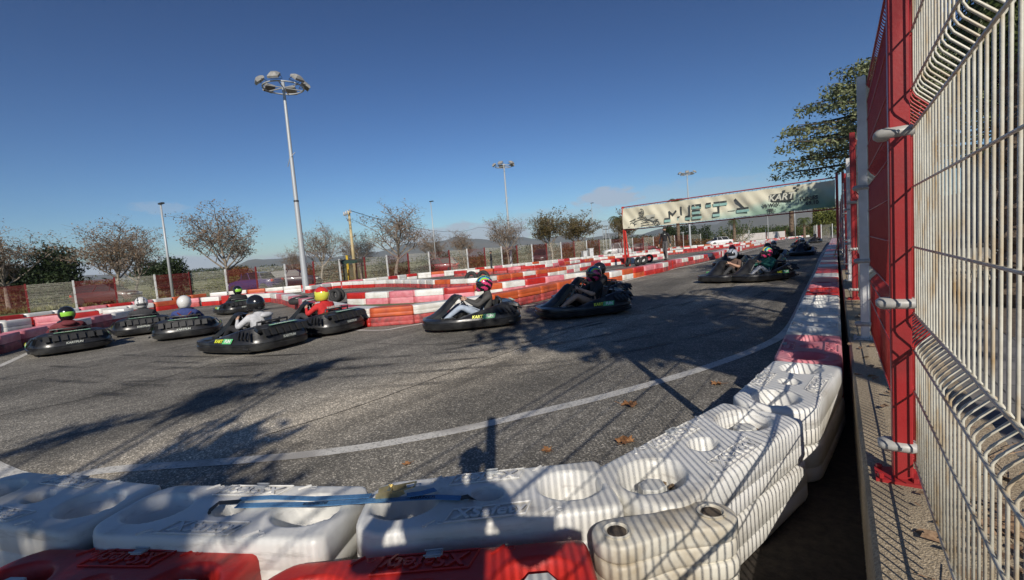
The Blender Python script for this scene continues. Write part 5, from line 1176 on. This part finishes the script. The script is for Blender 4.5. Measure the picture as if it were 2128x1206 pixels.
def build_kart():
    r=link('racing_kart',None)
    def P(name,mb,m,parent=r,**k): return part(name,mb,m,parent,**k)
    b=kart_body(); bo=link('body_surround',finish(b,'body_surround',KBL,ang=38),r)
    mb=MB(); mb.box((0,0,.065),(1.5,.95,.03)); P('floor_tray',mb,KB2)
    # nose hump and steering shield
    mb=MB(); secs=((.86,.25,.24,.03),(.70,.24,.30,.045),(.56,.20,.40,.05),(.42,.145,.53,.05),(.32,.135,.625,.045),(.25,.13,.665,.03),(.20,.12,.655,.012))
    rings=[]
    for x,w,z,th in secs:
        rings.append([(x-.05,-w,z-th*1.6),(x,-w,z-th*.3),(x+.035,-w*.5,z+th*.5),(x+.045,0,z+th*.75),(x+.035,w*.5,z+th*.5),(x,w,z-th*.3),(x-.05,w,z-th*1.6),(x-.04,0,z-th*.6)])
    mb.loft(rings); sh=P('steering_shield',mb,KBL,smooth=True,ang=50)
    mb=MB()
    for s in (-1,1):
        mb2=MB(); mb2.loft([[(x,s*y0,.09),(x,s*y1,.09),(x,s*y1,z),(x,s*y0,z*.96)] for x,y0,y1,z in ((.30,.33,.46,.20),(.38,.33,.52,.27),(.62,.30,.52,.25),(.74,.28,.48,.20))]); P('front_fender',mb2,KBL,ang=40)
    # seat
    mb=MB(); prof=[(.06,.12),(-.12,.10),(-.30,.12),(-.42,.20),(-.50,.34),(-.545,.50)]
    for k in range(1): pass
    rings=[]
    for i,(x,z) in enumerate(prof):
        w=.20+.02*math.sin(i); hgt=.15 if i<4 else .06
        rings.append([(x,-w,z+hgt),(x,-w+.02,z+.02),(x,-w*.5,z),(x,0,z-.005),(x,w*.5,z),(x,w-.02,z+.02),(x,w,z+hgt),(x-.02,w+.02,z+hgt),(x-.02,w,z-.01),(x-.02,0,z-.03),(x-.02,-w,z-.01),(x-.02,-w-.02,z+hgt)])
    mb.loft(rings); P('seat',mb,KB2,smooth=True,ang=50)
    # steering wheel
    Mx=Matrix.Translation((.155,0,.535))@Matrix.Rotation(R(-58),4,'Y'); mb=torus_mb(.145,.015,M=Mx,n=24,m=6); sw=P('steering_wheel',mb,KB2,smooth=True)
    mb=MB(); mb.tube([(0,-.14,0),(0,0,-.02),(0,.14,0)],.012,5,M=Mx); mb.tube([(0,0,-.02),(.13,0,0)],.012,5,M=Mx); P('spoke',mb,STEEL,sw)
    mb=MB(); mb.tube([(.155,0,.525),(.42,0,.16)],.016,6); P('steering_column',mb,STEEL)
    # wheels
    for x,w,rad in ((.50,.13,.130),(-.52,.20,.140)):
        for s in (-1,1):
            y=s*(.44 if x>0 else .43); Mw=Matrix.Translation((x,y,rad))@Matrix.Rotation(PI/2,4,'X')
            wl=link('wheel',None,r); mb=MB(); mb.lathe([(.065,-w/2),(rad-.02,-w/2),(rad,-w/2+.025),(rad,w/2-.025),(rad-.02,w/2),(.065,w/2)],20,M=Mw,caps=False); part('tyre',mb,RUB,wl,smooth=True,ang=40)
            mb=MB(); mb.lathe([(.068,-w/2+.01),(.03,-w/2+.03),(.03,w/2-.03),(.068,w/2-.01)],12,M=Mw); part('rim',mb,STEEL,wl,ang=40)
    # engine pack, tank, rear deck
    mb=MB(); mb.box((-.44,-.44,.24),(.44,.26,.24),b=.03); e=P('engine_cover',mb,KB2,ang=40)
    mb=MB(); mb.tube([(-.25,-.50,.30),(-.55,-.52,.32),(-.78,-.40,.30)],.032,8); P('exhaust',mb,DARKM,e,smooth=True)
    mb=MB(); mb.loft([[(x,-y,z),(x,y,z),(x,y*.96,z+.05),(x,-y*.96,z+.05)] for x,y,z in ((-.88,.56,.38),(-.76,.52,.41),(-.60,.42,.43))]); P('rear_deck',mb,KBL,ang=40)
    mb=MB(); mb.tube([(-.56,-.33,.38),(-.60,-.32,.53),(-.60,.32,.53),(-.56,.33,.38)],.018,8); P('rear_hoop',mb,DARKM,smooth=True)
    mb=MB(); mb.tube([(-.56,-.0,.3),(-.62,.0,.55)],.02,6); mb2=MB(); 
    for s in (-1,1):
        for x in (.28,.0): q=MB(); q.box((x,s*.30,.15),(.5,.04,.05)); 
        q=MB(); q.tube([(.55,s*.22,.10),(.1,s*.30,.09),(-.6,s*.28,.12)],.016,6); P('frame_rail',q,STEEL,smooth=True)
        q=MB(); q.box((.60,s*.17,.19),(.015,.07,.13)); P('pedal',q,STEEL)
    # side louvres, rear vents
    for s in (-1,1):
        for k in range(4):
            x=-.50-.085*k; q=MB(); q.loft([[(x,s*.60,.385),(x+.045,s*.60,.385),(x+.02,s*.60,.425),(x,s*.60,.42)],[(x-.07,s*.680,.285),(x-.02,s*.680,.285),(x-.03,s*.695,.31),(x-.06,s*.695,.31)]]); P('louvre',q,KBL)
        q=MB(); q.box((-.72,s*.690,.125),(.13,.03,.035),b=.008); P('side_slot',q,KB2)
    for k in range(7):
        y=-.42+.14*k; q=MB(); q.loft([[(-.925,y-.052,.32),(-.925,y+.052,.32),(-.875,y+.044,.42),(-.875,y-.044,.42)],[(-.970,y-.052,.315),(-.970,y+.052,.315),(-.915,y+.044,.428),(-.915,y-.044,.428)]]); P('rear_vent',q,KB2)
    # decals
    for s in (-1,1):
        x0=-.16; zc=.262; nrm=Vector((0,s,.42)); xd=Vector((-s,0,0)); ce=Vector((x0,s*.688,zc))
        gmb=MB(); Mx=frame(ce+xd*.10,xd,nrm); gmb.add([(-.10,-.045,0),(.13,-.045,0),(.16,.045,0),(-.07,.045,0)],[(0,1,2,3)],M=Mx@Matrix.Translation((0,0,.004))); d=P('decal_patch',gmb,DG)
        put_text(r,'KART',.078,DY,frame(ce-xd*.095+nrm.normalized()*.006,xd,nrm),.0005,.004,.2)
        put_text(r,'FUN',.075,DW,frame(ce+xd*.135+nrm.normalized()*.008,xd,nrm),.0005,.004,.2)
    put_text(r,'KARTFUN',.060,mat('decal_faded_white',(.36,.38,.34),rough=.5),frame((-.986,0,.245),(0,-1,0),(-1,0,.3)),.0005,.003,.2)
    mb=MB(); mb.add([(-.885,-.30,.474),(-.885,.30,.474),(-.815,.28,.481),(-.815,-.28,.481)],[(0,1,2,3)]); P('decal_strip',mb,DL)
    put_text(r,'KART FUN',.07,DW,frame((-.850,0,.482),(0,-1,0),(-.1,0,1)),.0004,.003)
    return r
KART=build_kart(); first=[True]
# seat-level scale
def kart_at(pos,heading,label,num=None):
    if first[0]: k=KART; first[0]=False
    else: k=copytree(KART)
    k.location=pos; k.rotation_euler=(0,0,heading); tag(k,label,'go-kart',group='black rental karts racing on the track')
    if num:
        put_text(k,num,.15,DW,frame((.43,0,.555),(0,1,0),(.78,0,.63)),.0008,.006)
    return k
def edge_pose(kind,a,b):
    """pose a kart from two ground points of one of its edges: 'left' (front,rear), 'rear' (left corner,right corner), 'front' (right corner,left corner as seen)"""
    A_,B_=g(*a),g(*b)
    if kind=='left': d=(A_-B_); d.normalize(); h=math.atan2(d.y,d.x); rt=Vector((d.y,-d.x,0)); c=(A_+B_)/2+rt*.68
    elif kind=='rear': w=(B_-A_).normalized(); d=Vector((-w.y,w.x,0)); h=math.atan2(d.y,d.x); c=(A_+B_)/2+d*.96
    else: w=(B_-A_).normalized(); d=Vector((w.y,-w.x,0))*1; h=math.atan2(d.y,d.x); c=(A_+B_)/2-d*.96
    return c,h
BLK=cloth('black',(.012,.012,.014)); 
def driver(k_pos,heading,label,top,fore,legs,helm,shoes=None,lean=0,yaw=0,stripes=False,extra=None,back=None):
    t=thing('person',label,'person',k_pos,heading,'kart drivers'); t.scale=(1.07,1.1,1.09)
    me=dress(DRV2 if lean else DRV,top,fore,legs,shoes or BLK); link('body',me,t)
    helmet_parts(t,HC[helm],Vector((-.295+(.10 if lean else 0),0,.772)),R(6),yaw,stripes=stripes,pat={'gb':'back','yel':'top'}.get(helm,'band'))
    if extra=='hood':
        mb=MB(); mb.ell((-.43,0,.575),(.055,.12,.05),12,8); part('hood',mb,top,t,smooth=True)
    if extra=='straps':
        for s in (-1,1): mb=MB(); mb.tube([(-.455,s*.13,.56),(-.487,0,.42),(-.44,-s*.12,.28)],.014,4); part('harness_strap',mb,cloth('maroon',(.12,.02,.025)),t)
    if back: put_text(t,back,.075,DW,frame((-.482,0,.50),(0,-1,0),(-1,0,.15)),.001,.003)
    return t
navy=cloth('navy',(.025,.04,.14)); red=cloth('red',(.45,.02,.02)); mar=cloth('maroon',(.12,.02,.025)); grey=cloth('dark_grey',(.05,.048,.045)); lgrey=cloth('light_grey',(.42,.42,.43)); denim=cloth('pale_denim',(.30,.35,.42)); green=cloth('green',(.02,.13,.10)); white=cloth('white',(.55,.55,.53)); char=cloth('charcoal',(.03,.03,.033))
def drive(kind,a,b,kl,dl,top,fore,legs,helm,num=None,adj=None,**kw):
    c,h=edge_pose(kind,a,b) if kind!='c' else (g(*a),b)
    if adj: h+=adj
    kart_at(c,h,kl,num); driver(c,h,dl,top,fore,legs,helm,**kw)
drive('rear',(126,741),(266,715),'kart at the far left, seen from behind, under a driver in maroon','driver in a maroon top with a black and lime helmet, far left',mar,mar,BLK,'gb',extra='hood',adj=R(-20))
drive('rear',(274,702),(388,684),'kart second from the left, seen from behind, under a dark-clad driver','driver in dark grey with a white helmet marked by a grey band',char,char,BLK,'wb',adj=R(-20))
drive('rear',(362,710),(474,692),'kart third from the left, partly hidden by the kart of the grey-clad driver','driver in a navy hoodie with crossed straps and a plain white helmet',navy,navy,BLK,'white',extra='straps',adj=R(-20))
drive('left',(390,739),(524,742),'kart nearest the viewpoint at the left, decal on its left flank, light-clad driver','driver in a light grey hoodie and black helmet, steering left',lgrey,lgrey,BLK,'black',extra='hood',lean=1)
drive('rear',(688,702),(772,680),'kart with red-clad driver, touching the tip of the middle barrier island','driver in a red jacket with a yellow and red helmet',red,red,char,'yel',back='DAESUNG',lean=1)
drive('rear',(470,657),(552,646),'kart furthest round the left bend, beside the red and white perimeter row','driver in black with a black and lime helmet, furthest round the bend',BLK,BLK,BLK,'gb')
drive('left',(893,698),(1078,679),'kart alone in the middle of the track in side view, sunlit flank','driver in dark grey with pale jeans and a rainbow-striped helmet, side view',grey,grey,denim,'rain',stripes=True)
drive('left',(1142,672),(1330,650),'kart in tree shade with a bare-legged driver in black','driver in a black T-shirt and pale shorts, bare arms, rainbow-striped helmet',BLK,SKIN,SKIN,'rain',stripes=True)
drive('left',(1190,640),(1312,626),'kart overlapped by the shaded kart of the bare-legged driver','driver in a black helmet mostly hidden behind the bare-armed driver',BLK,BLK,BLK,'black')
c1=R(-90)
drive('c',(1512,584),R(-112),'kart left of the pair facing the camera, number plate on its shield','driver with bare forearms and a silver grey helmet, left of the facing pair',cloth('brown',(.10,.06,.045)),SKIN,char,'silver',num='15')
drive('c',(1578,583),R(-128),'kart right of the pair facing the camera, bright flank decal','driver in a green top with a magenta and rainbow helmet',green,green,lgrey,'rain',stripes=True,num='11')
drive('c',(1518,553),R(-100),'kart just behind the silver-helmeted driver, hidden in part','driver in black with a black and red helmet behind the silver helmet',BLK,BLK,BLK,'red')
drive('c',(1592,552),R(-100),'dark kart behind the magenta-helmeted driver, in deep shade','driver all in black with a black helmet behind the magenta helmet',BLK,BLK,BLK,'black')
drive('c',(1606,538),R(-97),'dark kart following close behind the all-black driver','driver in dark clothes with a silver helmet peeping over the all-black driver',char,char,BLK,'silver')
drive('c',(1666,531),R(-95),'dark kart near the fence-side row in front of the red-shouldered driver','driver in dark clothes with a yellowish helmet near the fence-side row',char,char,BLK,'wb')
drive('c',(1662,514),R(-93),'small distant kart under a driver in red','distant driver in a red top with a white helmet',red,red,BLK,'white')
drive('c',(1694,505),R(-92),'furthest kart on the straight, nearest the end gate','distant driver in dark clothes on the furthest kart',char,char,BLK,'black')
# shorts of the bare-legged driver
# ------------------------------------------------------------------ people on foot
def stand(name_label,pos,rz,J,top,fore,legs,hair,scale=1,shoes=None,beard=False,chest=None):
    t=thing('person',name_label,'person',pos,rz); t.scale=(scale,)*3; me=dress(figure(J),top,fore,legs,shoes or BLK); link('body',me,t)
    h=Vector(J['head']); n=(h-Vector(J['neck'])).normalized(); mb=MB(); mb.ell((h.x-.018,h.y,h.z+.055),(.098,.088,.092),14,9); part('hair',mb,hair,t,smooth=True)
    mb=MB(); mb.loft([[(h.x+.078,h.y-.012,h.z+.02),(h.x+.078,h.y+.012,h.z+.02),(h.x+.078,h.y+.016,h.z-.03),(h.x+.078,h.y-.016,h.z-.03)],[(h.x+.088,h.y-.004,h.z+.01),(h.x+.088,h.y+.004,h.z+.01),(h.x+.104,h.y+.010,h.z-.028),(h.x+.104,h.y-.010,h.z-.028)]]); part('nose',mb,SKIN,t)
    for s in (-1,1):
        mb=MB(); mb.ell((h.x+.078,h.y+s*.03,h.z+.018),(.010,.013,.007),8,6); part('eye',mb,mat('eye_dark',(.02,.015,.01),rough=.3),t)
        mb=MB(); mb.ell((h.x-.0,h.y+s*.083,h.z+.0),(.02,.010,.03),8,6); part('ear',mb,SKIN,t,smooth=True)
    mb=MB(); mb.box((h.x+.083,h.y,h.z-.05),(.012,.045,.009)); part('mouth',mb,mat('lips',(.30,.11,.09),rough=.5),t)
    if beard: mb=MB(); mb.ell((h.x+.045,h.y,h.z-.062),(.05,.062,.05),10,7); part('beard',mb,hair,t,smooth=True)
    if chest: mb=MB(); mb.box((J['chest'][0]+.128,.07,J['chest'][2]+.06),(.006,.075,.035)); part('chest_print',mb,DW,t)
    return t
def J_stand(stride=0,aL=(.0,.26,1.10),aR=(.0,-.26,1.10),wL=(.06,.30,.86),wR=(.06,-.30,.86)):
    return dict(pelvis=(0,0,.95),belly=(0,0,1.10),chest=(.0,0,1.30),neckbase=(-.01,0,1.44),neck=(.0,0,1.50),head=(.02,0,1.615),
     shL=(0,.175,1.40),elL=aL,wrL=wL,shR=(0,-.175,1.40),elR=aR,wrR=wR,palmL=(0,1,.0),palmR=(0,-1,.0),
     hpL=(0,.09,.90),knL=(stride*.45+.02,.10,.50),anL=(stride*.55-.02,.10,.085),toL=(stride*.55+.14,.11,.035),hpR=(0,-.09,.90),knR=(-stride*.25+.04,-.10,.50),anR=(-stride*.75,-.10,.10),toR=(-stride*.75+.15,-.11,.04))
HAIRD=mat('dark_hair',(.02,.014,.01),(.04,.03,.02),rough=.7,scale=30)
q=g(1384,541,TZ+.005); back=math.atan2(-q.y,-q.x)
stand('bearded man in a black sweater and grey trousers walking on the barrier blocks',q,back+R(-28),J_stand(.22,wL=(.02,.30,.86),wR=(.10,-.29,.86)),BLK,BLK,cloth('grey_trouser',(.09,.085,.085)),HAIRD,1.0,beard=True,chest=True)
q=gp(1023,25.2); stand('young man in black standing side-on before the middle floodlight mast',q,math.atan2(-q.y,-q.x)+R(-95),J_stand(.08,aL=(-.05,.24,1.12),wL=(.14,.22,.98),aR=(-.05,-.24,1.12),wR=(.14,-.22,.98)),BLK,BLK,char,HAIRD,1.0)
# the photographer, behind the camera on the plinth: his shadow falls across the near blocks
pp=Vector((.09,-.62,SZ)); fdir=math.atan2(F.y,F.x)
def loc_(x,y,z):   # world point into the figure's frame
    v=Vector((x,y,z))-pp; c,s=math.cos(-fdir),math.sin(-fdir); return ((v.x*c-v.y*s)/1.06,(v.x*s+v.y*c)/1.06,v.z/1.06)
bk=Vector((F.x,F.y,0)).normalized(); rtv=Vector((rx.x,rx.y,0)).normalized()
hr=Vector((0,0,H-.02))-bk*.09+rtv*.155; hl=Vector((0,0,H-.02))-bk*.09-rtv*.075
J=J_stand(0); J['wrL']=loc_(*hl); J['wrR']=loc_(*hr); J['elL']=(.12,.27,1.08); J['elR']=(.12,-.29,1.06); J['palmL']=(0,0,1); J['palmR']=(0,0,1); J['head']=(.10,0,1.60); J['neck']=(.04,0,1.50)
stand('photographer in dark clothes standing on the plinth behind the viewpoint',pp,fdir,J,char,char,cloth('jeans_blue',(.04,.06,.10)),HAIRD,1.06)
Mx=Matrix((rx,uy,-F)).transposed().to_4x4(); Mx.translation=Vector((0,0,H))-F*.022
mb=MB(); mb.box((.055,-.012,0),(.155,.076,.008),b=.002,M=Mx); ph_=part('mobile_phone',mb,mat('phone_black',(.015,.015,.017),rough=.3),None); tag(ph_,'black mobile phone held level at the viewpoint','phone')
# ------------------------------------------------------------------ air: thin even haze out to the hills
hm=bpy.data.materials.new('thin_haze'); hm.use_nodes=True; t=hm.node_tree; t.nodes.clear()
o=t.nodes.new('ShaderNodeOutputMaterial'); v=t.nodes.new('ShaderNodeVolumePrincipled'); v.inputs['Color'].default_value=(.80,.88,1,1); v.inputs['Density'].default_value=.00010; v.inputs['Anisotropy'].default_value=.0
t.links.new(v.outputs[0],o.inputs['Volume'])
mb=MB(); mb.box((0,2500,149),(17000,15000,302)); hz_o=link('haze',mb.mesh('haze',hm)); tag(hz_o,kind='stuff')
